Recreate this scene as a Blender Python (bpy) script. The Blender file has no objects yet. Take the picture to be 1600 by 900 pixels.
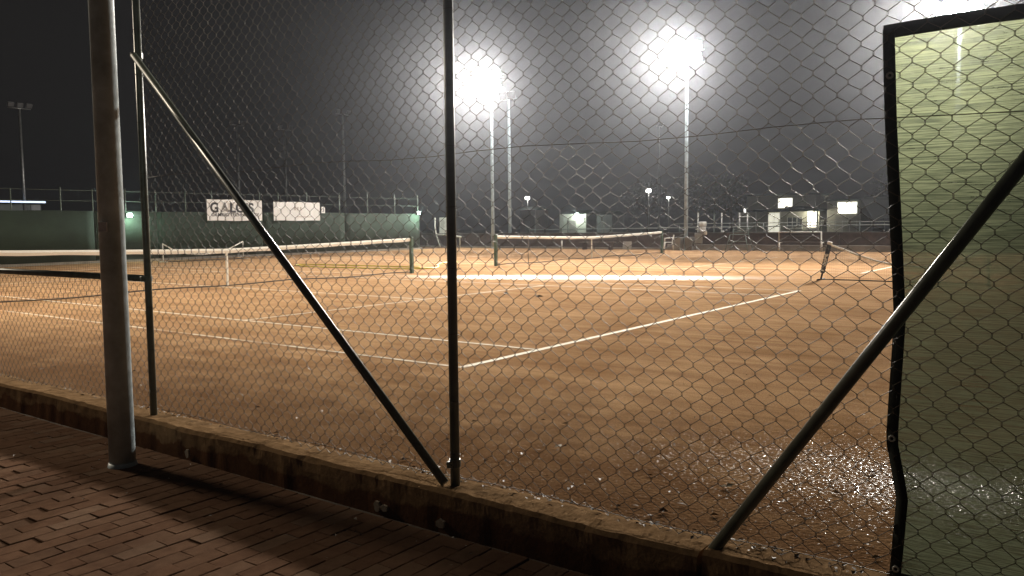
import bpy, bmesh, math, random
import numpy as np
from mathutils import Vector, Matrix

random.seed(7)
rng = np.random.default_rng(11)
SC = bpy.context.scene
COL = SC.collection
R = math.radians

# ------------------------------------------------------------------ camera
# World axes: X runs along the near fence, Y runs from the fence across the courts, Z is up; z = 0 is the court surface.
TH = 0.936022
FWD = Vector((-math.cos(TH), math.sin(TH), 0.0))          # level view direction
RIGHT = Vector((math.sin(TH), math.cos(TH), 0.0))
PITCH, ROLL = 0.0766015, -0.0097189
CAM = Vector((17.09, -11.69, 1.4146))
fw = FWD * math.cos(PITCH) - Vector((0, 0, 1)) * math.sin(PITCH)
dn = -(Vector((0, 0, 1)) * math.cos(PITCH) + FWD * math.sin(PITCH))
rt = RIGHT * math.cos(ROLL) - dn * math.sin(ROLL)
up = -(RIGHT * math.sin(ROLL) + dn * math.cos(ROLL))
cd = bpy.data.cameras.new('camera')
cam = bpy.data.objects.new('camera', cd)
COL.objects.link(cam)
m = Matrix((rt, up, -fw)).transposed().to_4x4()
m.translation = CAM
cam.matrix_world = m
cd.sensor_width = 36.0
cd.lens = 36.0 * 1274.64 / 1600.0
cd.clip_start = 0.05
cd.clip_end = 2000
SC.camera = cam

# ------------------------------------------------------------------ night sky
W = bpy.data.worlds.new('World')
SC.world = W
W.use_nodes = True
wn = W.node_tree
wn.nodes.clear()
wo = wn.nodes.new('ShaderNodeOutputWorld')
bg = wn.nodes.new('ShaderNodeBackground')
sky = wn.nodes.new('ShaderNodeTexSky')
sky.sky_type = 'NISHITA'
sky.sun_disc = False
sky.sun_elevation = R(-6.0)
sky.sun_rotation = R(200)
bg.inputs['Strength'].default_value = 0.02
bg2 = wn.nodes.new('ShaderNodeBackground')
bg2.inputs['Color'].default_value = (0.0095, 0.0090, 0.0090, 1)
bg2.inputs['Strength'].default_value = 1.0
ad = wn.nodes.new('ShaderNodeAddShader')
wn.links.new(sky.outputs['Color'], bg.inputs['Color'])
wn.links.new(bg.outputs[0], ad.inputs[0])
wn.links.new(bg2.outputs[0], ad.inputs[1])
wn.links.new(ad.outputs[0], wo.inputs['Surface'])

SC.view_settings.view_transform = 'Standard'
SC.view_settings.look = 'None'
SC.view_settings.exposure = 0.0
SC.view_settings.gamma = 1.0
SC.render.engine = 'CYCLES'
SC.cycles.use_denoising = True
SC.cycles.max_bounces = 6
SC.cycles.transparent_max_bounces = 12
SC.cycles.volume_bounces = 0
SC.cycles.sample_clamp_indirect = 4.0

FLOOD_KW = 58000.0      # main beam of one far floodlight pole
HALO_W = 2000.0         # spill in all directions

# ------------------------------------------------------------------ materials
MATS = {}


def nodes_of(name):
    mt = bpy.data.materials.new(name)
    mt.use_nodes = True
    nt = mt.node_tree
    return mt, nt, nt.nodes['Principled BSDF']


def noise(nt, scale, detail=4, coord=None, rough=0.6):
    n = nt.nodes.new('ShaderNodeTexNoise')
    n.inputs['Scale'].default_value = scale
    n.inputs['Detail'].default_value = detail
    n.inputs['Roughness'].default_value = rough
    if coord is not None:
        nt.links.new(coord, n.inputs['Vector'])
    return n


def ramp(nt, src, stops):
    r = nt.nodes.new('ShaderNodeValToRGB')
    e = r.color_ramp.elements
    while len(e) < len(stops):
        e.new(0.5)
    for el, (p, c) in zip(e, stops):
        el.position = p
        el.color = (c[0], c[1], c[2], 1) if not isinstance(c, (int, float)) else (c, c, c, 1)
    nt.links.new(src, r.inputs['Fac'])
    return r.outputs['Color']


def mixc(nt, fac, a, b, mode='MIX'):
    mx = nt.nodes.new('ShaderNodeMix')
    mx.data_type = 'RGBA'
    mx.blend_type = mode
    for sock, v in ((mx.inputs[0], fac), (mx.inputs[6], a), (mx.inputs[7], b)):
        if hasattr(v, 'is_output'):
            nt.links.new(v, sock)
        elif isinstance(v, (int, float)):
            sock.default_value = v
        else:
            sock.default_value = (v[0], v[1], v[2], 1)
    return mx.outputs[2]


def math_n(nt, op, a, b=None):
    n = nt.nodes.new('ShaderNodeMath')
    n.operation = op
    for i, v in enumerate((a, b)):
        if v is None:
            continue
        if hasattr(v, 'is_output'):
            nt.links.new(v, n.inputs[i])
        else:
            n.inputs[i].default_value = v
    return n.outputs[0]


def pos(nt):
    return nt.nodes.new('ShaderNodeNewGeometry').outputs['Position']


def objco(nt):
    return nt.nodes.new('ShaderNodeTexCoord').outputs['Object']


def bump(nt, b, h, strength=0.3, dist=0.01):
    n = nt.nodes.new('ShaderNodeBump')
    n.inputs['Strength'].default_value = strength
    n.inputs['Distance'].default_value = dist
    nt.links.new(h, n.inputs['Height'])
    nt.links.new(n.outputs[0], b.inputs['Normal'])


def simple(name, c, rough=0.6, metal=0.0, var=0.25, scale=8.0, bmp=0.15, spec=0.5):
    if name in MATS:
        return MATS[name]
    mt, nt, b = nodes_of(name)
    co = objco(nt)
    n = noise(nt, scale, 5, co)
    lo = tuple(x * (1 - var) for x in c)
    hi = tuple(min(1, x * (1 + var)) for x in c)
    nt.links.new(ramp(nt, n.outputs['Fac'], [(0.3, lo), (0.7, hi)]), b.inputs['Base Color'])
    b.inputs['Roughness'].default_value = rough
    b.inputs['Metallic'].default_value = metal
    b.inputs['Specular IOR Level'].default_value = spec
    if bmp:
        n2 = noise(nt, scale * 9, 3, co)
        bump(nt, b, n2.outputs['Fac'], bmp, 0.004)
    MATS[name] = mt
    return mt


def emit(name, c, s):
    if name in MATS:
        return MATS[name]
    mt, nt, b = nodes_of(name)
    b.inputs['Base Color'].default_value = (0.8, 0.8, 0.8, 1)
    b.inputs['Emission Color'].default_value = (*c, 1)
    b.inputs['Emission Strength'].default_value = s
    MATS[name] = mt
    return mt


def clay_colour(nt, p):
    big = noise(nt, 0.35, 5, p)
    mid = noise(nt, 2.3, 6, p, 0.65)
    fine = noise(nt, 38, 4, p, 0.7)
    # drag-mat streaks run along X
    mp = nt.nodes.new('ShaderNodeMapping')
    mp.inputs['Scale'].default_value = (0.18, 1.9, 1.0)
    mp.inputs['Rotation'].default_value = (0, 0, R(-12))
    nt.links.new(p, mp.inputs['Vector'])
    st = noise(nt, 1.3, 5, mp.outputs['Vector'])
    c = ramp(nt, big.outputs['Fac'], [(0.3, (0.367, 0.2051, 0.1000)), (0.7, (0.500, 0.3063, 0.1688))])
    c = mixc(nt, 0.55, c, ramp(nt, mid.outputs['Fac'], [(0.36, (0.245, 0.1266, 0.0585)), (0.64, (0.545, 0.3483, 0.1799))]))
    c = mixc(nt, 0.40, c, ramp(nt, st.outputs['Fac'], [(0.38, (0.223, 0.1139, 0.0551)), (0.62, (0.589, 0.3911, 0.2113))]))
    c = mixc(nt, 0.30, c, ramp(nt, fine.outputs['Fac'], [(0.3, (0.257, 0.1418, 0.0722)), (0.7, (0.567, 0.3722, 0.2034))]))
    mp3 = nt.nodes.new('ShaderNodeMapping')
    mp3.inputs['Scale'].default_value = (0.5, 4.5, 1.0)
    mp3.inputs['Rotation'].default_value = (0, 0, R(18))
    nt.links.new(p, mp3.inputs['Vector'])
    sc = noise(nt, 1.6, 5, mp3.outputs['Vector'], 0.65)
    c = mixc(nt, 0.42, c, mixc(nt, 1.0, c, ramp(nt, sc.outputs['Fac'], [(0.36, (0.583, 0.5405, 0.5902)), (0.62, (1.22, 1.24, 1.28))]), 'MULTIPLY'))
    return c, fine, mid, st


def make_clay():
    mt, nt, b = nodes_of('clay')
    p = pos(nt)
    c, fine, mid, st = clay_colour(nt, p)
    # damp strip left by the hose between the courts, and the damp low ground along the fence
    mp = nt.nodes.new('ShaderNodeMapping')
    mp.vector_type = 'TEXTURE'
    mp.inputs['Location'].default_value = (5.6, 7.1, 0)
    mp.inputs['Rotation'].default_value = (0, 0, R(24))
    mp.inputs['Scale'].default_value = (5.6, 1.15, 1)
    nt.links.new(p, mp.inputs['Vector'])
    ln = nt.nodes.new('ShaderNodeVectorMath')
    ln.operation = 'LENGTH'
    nt.links.new(mp.outputs['Vector'], ln.inputs[0])
    wob = math_n(nt, 'MULTIPLY', math_n(nt, 'SUBTRACT', mid.outputs['Fac'], 0.5), 0.9)
    rad = math_n(nt, 'ADD', ln.outputs['Value'], wob)
    strip = ramp(nt, rad, [(0.12, 1.0), (1.0, 0.0)])
    mp2 = nt.nodes.new('ShaderNodeMapping')
    mp2.vector_type = 'TEXTURE'
    mp2.inputs['Location'].default_value = (16.6, -6.95, 0)
    mp2.inputs['Scale'].default_value = (2.3, 1.1, 1)
    nt.links.new(p, mp2.inputs['Vector'])
    ln2 = nt.nodes.new('ShaderNodeVectorMath')
    ln2.operation = 'LENGTH'
    nt.links.new(mp2.outputs['Vector'], ln2.inputs[0])
    soft = ramp(nt, math_n(nt, 'ADD', ln2.outputs['Value'], math_n(nt, 'MULTIPLY', wob, 0.7)), [(0.0, 1.0), (0.45, 0.45), (1.0, 0.0)])
    sp = noise(nt, 46, 3, p, 0.6)
    thr = math_n(nt, 'SUBTRACT', math_n(nt, 'ADD', sp.outputs['Fac'], math_n(nt, 'MULTIPLY', soft, 0.20)), 0.66)
    low = math_n(nt, 'MINIMUM', math_n(nt, 'MAXIMUM', math_n(nt, 'MULTIPLY', thr, 14.0), 0.0), 1.0)
    wet = math_n(nt, 'MAXIMUM', math_n(nt, 'MULTIPLY', strip, 0.60), math_n(nt, 'MULTIPLY', low, 1.0))
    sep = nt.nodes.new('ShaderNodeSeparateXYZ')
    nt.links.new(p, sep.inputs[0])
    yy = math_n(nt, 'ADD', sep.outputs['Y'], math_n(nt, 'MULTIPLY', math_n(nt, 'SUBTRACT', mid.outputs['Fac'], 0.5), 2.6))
    soil_dim = nt.nodes.new('ShaderNodeMapRange')  # damp soil by the fence, with the near strip's dimness darkened into the colour
    soil_dim.inputs['From Min'].default_value = -5.4
    soil_dim.inputs['From Max'].default_value = -7.9
    nt.links.new(yy, soil_dim.inputs['Value'])
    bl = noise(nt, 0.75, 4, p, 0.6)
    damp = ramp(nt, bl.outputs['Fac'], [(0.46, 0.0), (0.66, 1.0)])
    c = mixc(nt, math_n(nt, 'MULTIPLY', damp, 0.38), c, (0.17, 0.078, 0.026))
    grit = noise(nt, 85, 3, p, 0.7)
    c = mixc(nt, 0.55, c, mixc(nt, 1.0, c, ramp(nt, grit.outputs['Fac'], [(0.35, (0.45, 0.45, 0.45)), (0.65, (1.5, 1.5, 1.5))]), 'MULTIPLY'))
    c = mixc(nt, math_n(nt, 'MULTIPLY', soil_dim.outputs[0], 0.78), c, (0.095, 0.050, 0.025))
    c = mixc(nt, math_n(nt, 'MULTIPLY', soft, 0.45), c, (0.15, 0.08, 0.038))
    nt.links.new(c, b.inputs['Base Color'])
    rr = nt.nodes.new('ShaderNodeMapRange')
    rr.inputs['To Min'].default_value = 0.7
    rr.inputs['To Max'].default_value = 0.16
    nt.links.new(wet, rr.inputs['Value'])
    nt.links.new(rr.outputs[0], b.inputs['Roughness'])
    rs = nt.nodes.new('ShaderNodeMapRange')
    rs.inputs['To Min'].default_value = 0.0
    rs.inputs['To Max'].default_value = 0.32
    nt.links.new(wet, rs.inputs['Value'])
    nt.links.new(rs.outputs[0], b.inputs['Specular IOR Level'])
    vor = nt.nodes.new('ShaderNodeTexVoronoi')
    vor.inputs['Scale'].default_value = 42
    nt.links.new(p, vor.inputs['Vector'])
    h = math_n(nt, 'ADD', math_n(nt, 'MULTIPLY', fine.outputs['Fac'], 0.7), math_n(nt, 'MULTIPLY', vor.outputs['Distance'], 0.35))
    rip = noise(nt, 30, 1.0, p, 0.5)
    h = math_n(nt, 'ADD', math_n(nt, 'MULTIPLY', h, math_n(nt, 'SUBTRACT', 1.0, low)), math_n(nt, 'MULTIPLY', math_n(nt, 'MULTIPLY', rip.outputs['Fac'], 1.5), low))
    bump(nt, b, h, 0.85, 0.016)
    return mt


def make_line():
    mt, nt, b = nodes_of('court_line_paint')
    p = pos(nt)
    c, fine, mid, st = clay_colour(nt, p)
    n = noise(nt, 1.1, 6, p, 0.7)
    w = ramp(nt, n.outputs['Fac'], [(0.40, 0.0), (0.52, 1.0)])
    # the sideline nearest the fence is the most worn
    sep = nt.nodes.new('ShaderNodeSeparateXYZ')
    nt.links.new(p, sep.inputs[0])
    mr = nt.nodes.new('ShaderNodeMapRange')
    mr.inputs['From Min'].default_value = -5.45
    mr.inputs['From Max'].default_value = -4.6
    mr.inputs['To Min'].default_value = 0.0
    mr.inputs['To Max'].default_value = 0.22
    nt.links.new(sep.outputs['Y'], mr.inputs['Value'])
    n2 = ramp(nt, math_n(nt, 'ADD', n.outputs['Fac'], mr.outputs[0]), [(0.42, 0.0), (0.56, 1.0)])
    col = mixc(nt, math_n(nt, 'MULTIPLY', n2, 0.85), c, (0.86, 0.79, 0.64))
    nt.links.new(col, b.inputs['Base Color'])
    b.inputs['Roughness'].default_value = 0.7
    b.inputs['Specular IOR Level'].default_value = 0.06
    return mt


def make_brick(name, island):
    mt, nt, b = nodes_of(name)
    if island:
        rnd = nt.nodes.new('ShaderNodeNewGeometry').outputs['Random Per Island']
    else:
        rnd = nt.nodes.new('ShaderNodeObjectInfo').outputs['Random']
    p = pos(nt)
    base = ramp(nt, rnd, [(0.0, (0.105, 0.0535, 0.0335)), (0.35, (0.138, 0.0756, 0.0470)), (0.6, (0.126, 0.0786, 0.0539)), (0.85, (0.165, 0.0977, 0.0638)), (1.0, (0.204, 0.1481, 0.1078))])
    n = noise(nt, 16, 6, p, 0.7)
    g = noise(nt, 1.2, 5, p)
    c = mixc(nt, 0.5, base, ramp(nt, n.outputs['Fac'], [(0.3, (0.066, 0.0352, 0.0227)), (0.72, (0.198, 0.1165, 0.0740))]))
    c = mixc(nt, 0.35, c, ramp(nt, g.outputs['Fac'], [(0.35, (0.061, 0.0346, 0.0243)), (0.7, (0.172, 0.1071, 0.0707))]))
    nt.links.new(c, b.inputs['Base Color'])
    b.inputs['Roughness'].default_value = 0.82
    b.inputs['Specular IOR Level'].default_value = 0.0
    n3 = noise(nt, 120, 4, p, 0.7)
    bump(nt, b, n3.outputs['Fac'], 0.5, 0.004)
    return mt


def make_concrete():
    mt, nt, b = nodes_of('weathered_concrete')
    p = pos(nt)
    n = noise(nt, 3.2, 7, p, 0.7)
    s = noise(nt, 26, 5, p, 0.7)
    c = ramp(nt, n.outputs['Fac'], [(0.28, (0.092, 0.0520, 0.0237)), (0.5, (0.199, 0.1182, 0.0593)), (0.75, (0.283, 0.1775, 0.0900))])
    c = mixc(nt, 0.4, c, ramp(nt, s.outputs['Fac'], [(0.3, (0.070, 0.0444, 0.0237)), (0.7, (0.283, 0.1893, 0.1090))]))
    # old brown paint and soil stain with a ragged upper edge on the street face
    sep = nt.nodes.new('ShaderNodeSeparateXYZ')
    nt.links.new(p, sep.inputs[0])
    n2 = noise(nt, 4.0, 5, p, 0.6)
    e = math_n(nt, 'ADD', sep.outputs['Z'], math_n(nt, 'MULTIPLY', math_n(nt, 'SUBTRACT', n2.outputs['Fac'], 0.5), 0.22))
    mr = nt.nodes.new('ShaderNodeMapRange')
    mr.inputs['From Min'].default_value = -0.055
    mr.inputs['From Max'].default_value = -0.075
    nt.links.new(e, mr.inputs['Value'])
    c = mixc(nt, math_n(nt, 'MULTIPLY', mr.outputs[0], 0.8), c, (0.081, 0.0325, 0.0161))
    nt.links.new(c, b.inputs['Base Color'])
    b.inputs['Roughness'].default_value = 0.85
    b.inputs['Specular IOR Level'].default_value = 0.0
    bump(nt, b, s.outputs['Fac'], 0.6, 0.008)
    return mt


def make_cloth():
    mt = bpy.data.materials.new('green_shade_cloth')
    mt.use_nodes = True
    nt = mt.node_tree
    nt.nodes.clear()
    o = nt.nodes.new('ShaderNodeOutputMaterial')
    co = pos(nt)
    mp = nt.nodes.new('ShaderNodeMapping')
    mp.inputs['Scale'].default_value = (5.0, 5.0, 240.0)
    nt.links.new(co, mp.inputs['Vector'])
    w = noise(nt, 1.0, 4, mp.outputs['Vector'], 0.7)
    big = noise(nt, 4.0, 4, co)
    c = ramp(nt, w.outputs['Fac'], [(0.40, (0.040, 0.055, 0.036)), (0.60, (0.215, 0.255, 0.18))])
    c = mixc(nt, 0.3, c, ramp(nt, big.outputs['Fac'], [(0.3, (0.06, 0.08, 0.055)), (0.7, (0.16, 0.195, 0.14))]))
    d = nt.nodes.new('ShaderNodeBsdfDiffuse')
    t = nt.nodes.new('ShaderNodeBsdfTranslucent')
    tr = nt.nodes.new('ShaderNodeBsdfTransparent')
    nt.links.new(c, d.inputs['Color'])
    nt.links.new(mixc(nt, 1.0, c, (1.6, 1.6, 1.4), 'MULTIPLY'), t.inputs['Color'])
    m1 = nt.nodes.new('ShaderNodeMixShader')
    m1.inputs[0].default_value = 0.6
    nt.links.new(d.outputs[0], m1.inputs[1])
    nt.links.new(t.outputs[0], m1.inputs[2])
    m1.inputs[0].default_value = 0.12
    rf = nt.nodes.new('ShaderNodeBsdfRefraction')        # strands let light through, spread about its own direction
    rf.inputs['IOR'].default_value = 1.45
    rf.inputs['Roughness'].default_value = 0.72
    nt.links.new(mixc(nt, 1.0, c, (2.0, 1.85, 1.5), 'MULTIPLY'), rf.inputs['Color'])
    m3 = nt.nodes.new('ShaderNodeMixShader')
    m3.inputs[0].default_value = 0.08
    nt.links.new(m1.outputs[0], m3.inputs[1])
    nt.links.new(rf.outputs[0], m3.inputs[2])
    m2 = nt.nodes.new('ShaderNodeMixShader')
    nt.links.new(ramp(nt, w.outputs['Fac'], [(0.40, 0.17), (0.58, 0.04)]), m2.inputs[0])
    nt.links.new(m3.outputs[0], m2.inputs[1])
    nt.links.new(tr.outputs[0], m2.inputs[2])
    nt.links.new(m2.outputs[0], o.inputs['Surface'])
    return mt


def make_leafmat(name, a, b_):
    mt, nt, b = nodes_of(name)
    rnd = nt.nodes.new('ShaderNodeNewGeometry').outputs['Random Per Island']
    nt.links.new(ramp(nt, rnd, [(0.0, a), (1.0, b_)]), b.inputs['Base Color'])
    b.inputs['Roughness'].default_value = 0.6
    return mt


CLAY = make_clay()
LINE = make_line()
BRICK = make_brick('paving_brick', False)
BRICKS = make_brick('paving_brick_far', True)
CONC = make_concrete()
CLOTH = make_cloth()
STEEL = simple('galvanised_steel', (0.30, 0.30, 0.29), 0.42, 0.6, 0.25, 6, 0.1)
POLE_STEEL = simple('weathered_pole_steel', (0.40, 0.47, 0.50), 0.42, 0.0, 0.35, 5, 0.25)
GREENPAINT = simple('dark_green_paint', (0.085, 0.095, 0.075), 0.36, 0.0, 0.35, 10, 0.12)
WIRE = simple('fence_wire', (0.070, 0.052, 0.036), 0.42, 0.0, 0.3, 20, 0, 0.22)
WALLGREEN = simple('green_screen_cloth', (0.021, 0.034, 0.020), 0.9, 0, 0.25, 1.2, 0.3)
WHITE = simple('white_paint', (0.74, 0.72, 0.66), 0.5, 0, 0.10, 5, 0.1)
BAND = simple('white_net_band', (0.88, 0.85, 0.76), 0.7, 0, 0.05, 4, 0.2)
NETCORD = simple('net_cord', (0.055, 0.038, 0.028), 0.8, 0, 0.2, 6, 0)
NETGREEN = simple('net_post_green', (0.055, 0.105, 0.06), 0.45, 0, 0.25, 8, 0.1)
BLACK = simple('black_cloth', (0.012, 0.013, 0.013), 0.7, 0, 0.3, 8, 0.2)
HEM = simple('dark_green_hem', (0.018, 0.024, 0.018), 0.75, 0, 0.3, 12, 0.3)
BANNER = simple('banner_vinyl', (0.88, 0.87, 0.85), 0.5, 0, 0.04, 2, 0)
INK = simple('dark_print', (0.03, 0.03, 0.035), 0.6, 0, 0.2, 5, 0)
PALEINK = simple('faded_print', (0.42, 0.33, 0.27), 0.6, 0, 0.15, 5, 0)
YELLOW = simple('yellow_hose', (0.80, 0.70, 0.07), 0.45, 0, 0.15, 5, 0)
DARKWALL = simple('dark_brown_brick', (0.070, 0.045, 0.034), 0.85, 0, 0.35, 3, 0.4)
FARCONC = simple('far_concrete', (0.25, 0.22, 0.18), 0.85, 0, 0.25, 2, 0.3)
GREYPLASTIC = simple('grey_plastic', (0.17, 0.17, 0.16), 0.5, 0, 0.15, 5, 0.05)
GREYGREEN = simple('grey_green_paint', (0.13, 0.16, 0.13), 0.5, 0, 0.2, 5, 0.1)
HOUSEWALL = simple('pale_plaster', (0.50, 0.48, 0.40), 0.85, 0, 0.12, 1.5, 0.2)
ROOF = simple('dark_green_roof', (0.035, 0.055, 0.045), 0.6, 0, 0.25, 3, 0.2)
EARTH = simple('dark_earth', (0.040, 0.033, 0.024), 0.95, 0, 0.4, 0.7, 0.4)
SAND = simple('joint_sand', (0.085, 0.062, 0.045), 0.95, 0, 0.3, 14, 0.4)
HOUSING = simple('lamp_housing', (0.18, 0.18, 0.18), 0.45, 0.5, 0.2, 8, 0.05)
DARKGLASS = simple('unlit_lamp_glass', (0.06, 0.06, 0.065), 0.12, 0, 0.1, 5, 0)
LAMP = emit('lit_flood_glass', (1.0, 0.98, 0.97), 160.0)
SMALL_LAMP = emit('lit_small_lamp', (0.80, 1.0, 0.90), 60.0)
STREET = emit('lit_street_lamp', (1.0, 0.97, 0.90), 30.0)
WINDOW = emit('lit_window', (1.0, 0.96, 0.80), 2.6)
WINDOW2 = emit('lit_door_glass', (1.0, 0.96, 0.76), 0.75)
STRIP = emit('lit_strip_light', (0.55, 0.70, 1.0), 1.6)
LITTER = make_leafmat('dry_leaf', (0.045, 0.024, 0.012), (0.16, 0.10, 0.05))
PETAL = make_leafmat('pale_petal', (0.45, 0.40, 0.33), (0.72, 0.68, 0.60))
FOLIAGE = make_leafmat('foliage', (0.014, 0.021, 0.009), (0.038, 0.05, 0.024))
BARK = simple('bark', (0.09, 0.07, 0.05), 0.9, 0, 0.3, 6, 0.5)


# ------------------------------------------------------------------ mesh building
class MB:
    def __init__(self):
        self.v, self.f = [], []

    def poly(self, pts):
        k = len(self.v)
        self.v += [tuple(p) for p in pts]
        self.f.append(tuple(range(k, k + len(pts))))

    def box(self, c, s, rz=0.0, rx=0.0, ry=0.0, bev=0.0):
        bm = bmesh.new()
        bmesh.ops.create_cube(bm, size=1.0)
        bmesh.ops.scale(bm, vec=s, verts=bm.verts)
        if bev:
            bmesh.ops.bevel(bm, geom=bm.edges[:], offset=bev, segments=1, affect='EDGES')
        M = Matrix.Translation(c) @ Matrix.Rotation(rz, 4, 'Z') @ Matrix.Rotation(ry, 4, 'Y') @ Matrix.Rotation(rx, 4, 'X')
        bm.transform(M)
        self.bm(bm)
        return self

    def bm(self, bm):
        k = len(self.v)
        bm.verts.index_update()
        self.v += [tuple(v.co) for v in bm.verts]
        self.f += [tuple(k + v.index for v in f.verts) for f in bm.faces]
        bm.free()

    def span(self, a, b, bev=0.0):
        """box from corner a to corner b"""
        return self.box([(a[i] + b[i]) / 2 for i in range(3)], [abs(b[i] - a[i]) for i in range(3)], bev=bev)

    def tube(self, pts, r, n=8, caps=True):
        P = [Vector(p) for p in pts]
        rs = r if isinstance(r, (list, tuple)) else [r] * len(P)
        k = len(self.v)
        t = (P[1] - P[0]).normalized()
        u = t.orthogonal().normalized()
        for i, p in enumerate(P):
            if i == 0:
                tt = P[1] - P[0]
            elif i == len(P) - 1:
                tt = P[-1] - P[-2]
            else:
                tt = (P[i + 1] - P[i]).normalized() + (P[i] - P[i - 1]).normalized()
            tt.normalize()
            u = (u - tt * u.dot(tt))
            if u.length < 1e-6:
                u = tt.orthogonal()
            u.normalize()
            w = tt.cross(u)
            for j in range(n):
                a = 2 * math.pi * j / n
                self.v.append(tuple(p + (u * math.cos(a) + w * math.sin(a)) * rs[i]))
        for i in range(len(P) - 1):
            for j in range(n):
                a, b = k + i * n + j, k + i * n + (j + 1) % n
                self.f.append((a, b, b + n, a + n))
        if caps:
            self.f.append(tuple(k + j for j in reversed(range(n))))
            self.f.append(tuple(k + (len(P) - 1) * n + j for j in range(n)))
        return self

    def build(self, name, mat, parent=None, smooth=False):
        me = bpy.data.meshes.new(name)
        me.from_pydata(self.v, [], self.f)
        me.materials.append(mat)
        if smooth:
            me.polygons.foreach_set('use_smooth', [True] * len(me.polygons))
        me.update()
        o = bpy.data.objects.new(name, me)
        COL.objects.link(o)
        o.parent = parent
        return o


def tag(o, label, cat, group=None):
    o['label'] = label
    o['category'] = cat
    if group:
        o['group'] = group
    return o


def thing(name, label, cat, loc=(0, 0, 0), rz=0.0, group=None):
    o = bpy.data.objects.new(name, None)
    o.empty_display_size = 0.2
    COL.objects.link(o)
    o.location = loc
    o.rotation_euler = (0, 0, rz)
    return tag(o, label, cat, group)


def struct(o):
    o['kind'] = 'structure'
    return o


def stuff(o):
    o['kind'] = 'stuff'
    return o


def copy_tree(o, parent=None):
    c = o.copy()
    COL.objects.link(c)
    c.parent = parent
    for ch in list(o.children):
        copy_tree(ch, c)
    return c


def text_part(name, body, size, mat, parent, loc, rot, bold=0.0, sx=1.0, align='LEFT', depth=0.002):
    cu = bpy.data.curves.new(name, 'FONT')
    cu.body = body
    cu.size = size
    cu.offset = bold
    cu.extrude = depth
    cu.align_x = align
    tmp = bpy.data.objects.new(name, cu)
    COL.objects.link(tmp)
    bpy.context.view_layer.update()
    me = bpy.data.meshes.new_from_object(tmp.evaluated_get(bpy.context.evaluated_depsgraph_get()))
    bpy.data.objects.remove(tmp)
    me.materials.clear()
    me.materials.append(mat)
    o = bpy.data.objects.new(name, me)
    COL.objects.link(o)
    o.parent = parent
    o.location = loc
    o.rotation_euler = rot
    o.scale = (sx, 1, 1)
    return o


# ------------------------------------------------------------------ ground, courts
g = MB()
g.poly([(-190, -90, -0.23), (120, -90, -0.23), (120, 210, -0.23), (-190, 210, -0.23)])
struct(g.build('ground', EARTH))

g = MB()
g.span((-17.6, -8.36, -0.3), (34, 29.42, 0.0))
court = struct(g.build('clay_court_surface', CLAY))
g = MB()
g.span((-110, 29.75, -0.3), (60, 140, 0.02))
struct(g.build('far_grass', EARTH))
g = MB()
g.span((-100, -60, -0.3), (-17.62, 29.7, 0.01))
struct(g.build('far_court_ground', simple('far_clay', (0.16, 0.09, 0.05), 0.9, 0, 0.3, 0.8, 0.3)))


def lines_for(y0, x0):
    def ln(xa, ya, xb, yb, w=0.05):
        mb = MB()
        if abs(xa - xb) > abs(ya - yb):
            mb.poly([(xa, ya - w / 2, 0.004), (xb, ya - w / 2, 0.004), (xb, ya + w / 2, 0.004), (xa, ya + w / 2, 0.004)])
        else:
            mb.poly([(xa - w / 2, ya, 0.0045), (xa + w / 2, ya, 0.0045), (xa + w / 2, yb, 0.0045), (xa - w / 2, yb, 0.0045)])
        mb.build('court_line', LINE, court)
    B = 11.885
    for s in (-5.485, -4.115, 4.115, 5.485):
        ln(x0 - B, y0 + s, x0 + B, y0 + s)
    for e in (-1, 1):
        ln(x0 + e * B, y0 - 5.485, x0 + e * B, y0 + 5.485, 0.085)
        ln(x0 + e * 6.4, y0 - 4.115, x0 + e * 6.4, y0 + 4.115)
    ln(x0 - 6.4, y0, x0 + 6.4, y0)


lines_for(0.0, 0.0)
lines_for(17.6, -0.35)

# ------------------------------------------------------------------ brick pavement in front of the fence
g = MB()
g.span((-6, -16, -0.3), (26, -8.575, -0.1815))
pave = struct(g.build('pavement', SAND))
BL, BW, JT = 0.228, 0.113, 0.0032
brick_meshes = []
for k in range(5):
    bm = bmesh.new()
    bmesh.ops.create_cube(bm, size=1.0)
    bmesh.ops.scale(bm, vec=(BW - JT, BL - JT, 0.05), verts=bm.verts)
    top = [e for e in bm.edges if all(v.co.z > 0 for v in e.verts)]
    bmesh.ops.bevel(bm, geom=top, offset=0.0035, segments=1, affect='EDGES')
    for v in bm.verts:
        v.co += Vector((random.uniform(-.0018, .0018), random.uniform(-.0018, .0018), random.uniform(-.0015, .0015)))
    me = bpy.data.meshes.new('brick')
    bm.to_mesh(me)
    bm.free()
    me.materials.append(BRICK)
    brick_meshes.append(me)


def to_px(p):
    v = Vector(p) - CAM
    z = v.dot(fw)
    if z < 0.2:
        return None
    return 800 + 1274.64 * v.dot(rt) / z, 450 - 1274.64 * v.dot(up) / z, z


cand = []
ix = 0
x = 4.0
while x < 19.0:
    y = -8.60 - BL / 2 - (BL / 2 if ix % 2 else 0)
    if ix % 2:
        cand.append((x, -8.60 - BL / 4 + 0.0, 0.5))
    while y > -12.6:
        cand.append((x, y, 1.0))
        y -= BL
    x += BW
    ix += 1


def brick_rank(c):
    q = to_px((c[0], c[1], -0.17))
    if q is None or not (-40 < q[0] < 1640 and q[1] < 940):
        return 1e6
    return q[2]


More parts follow.
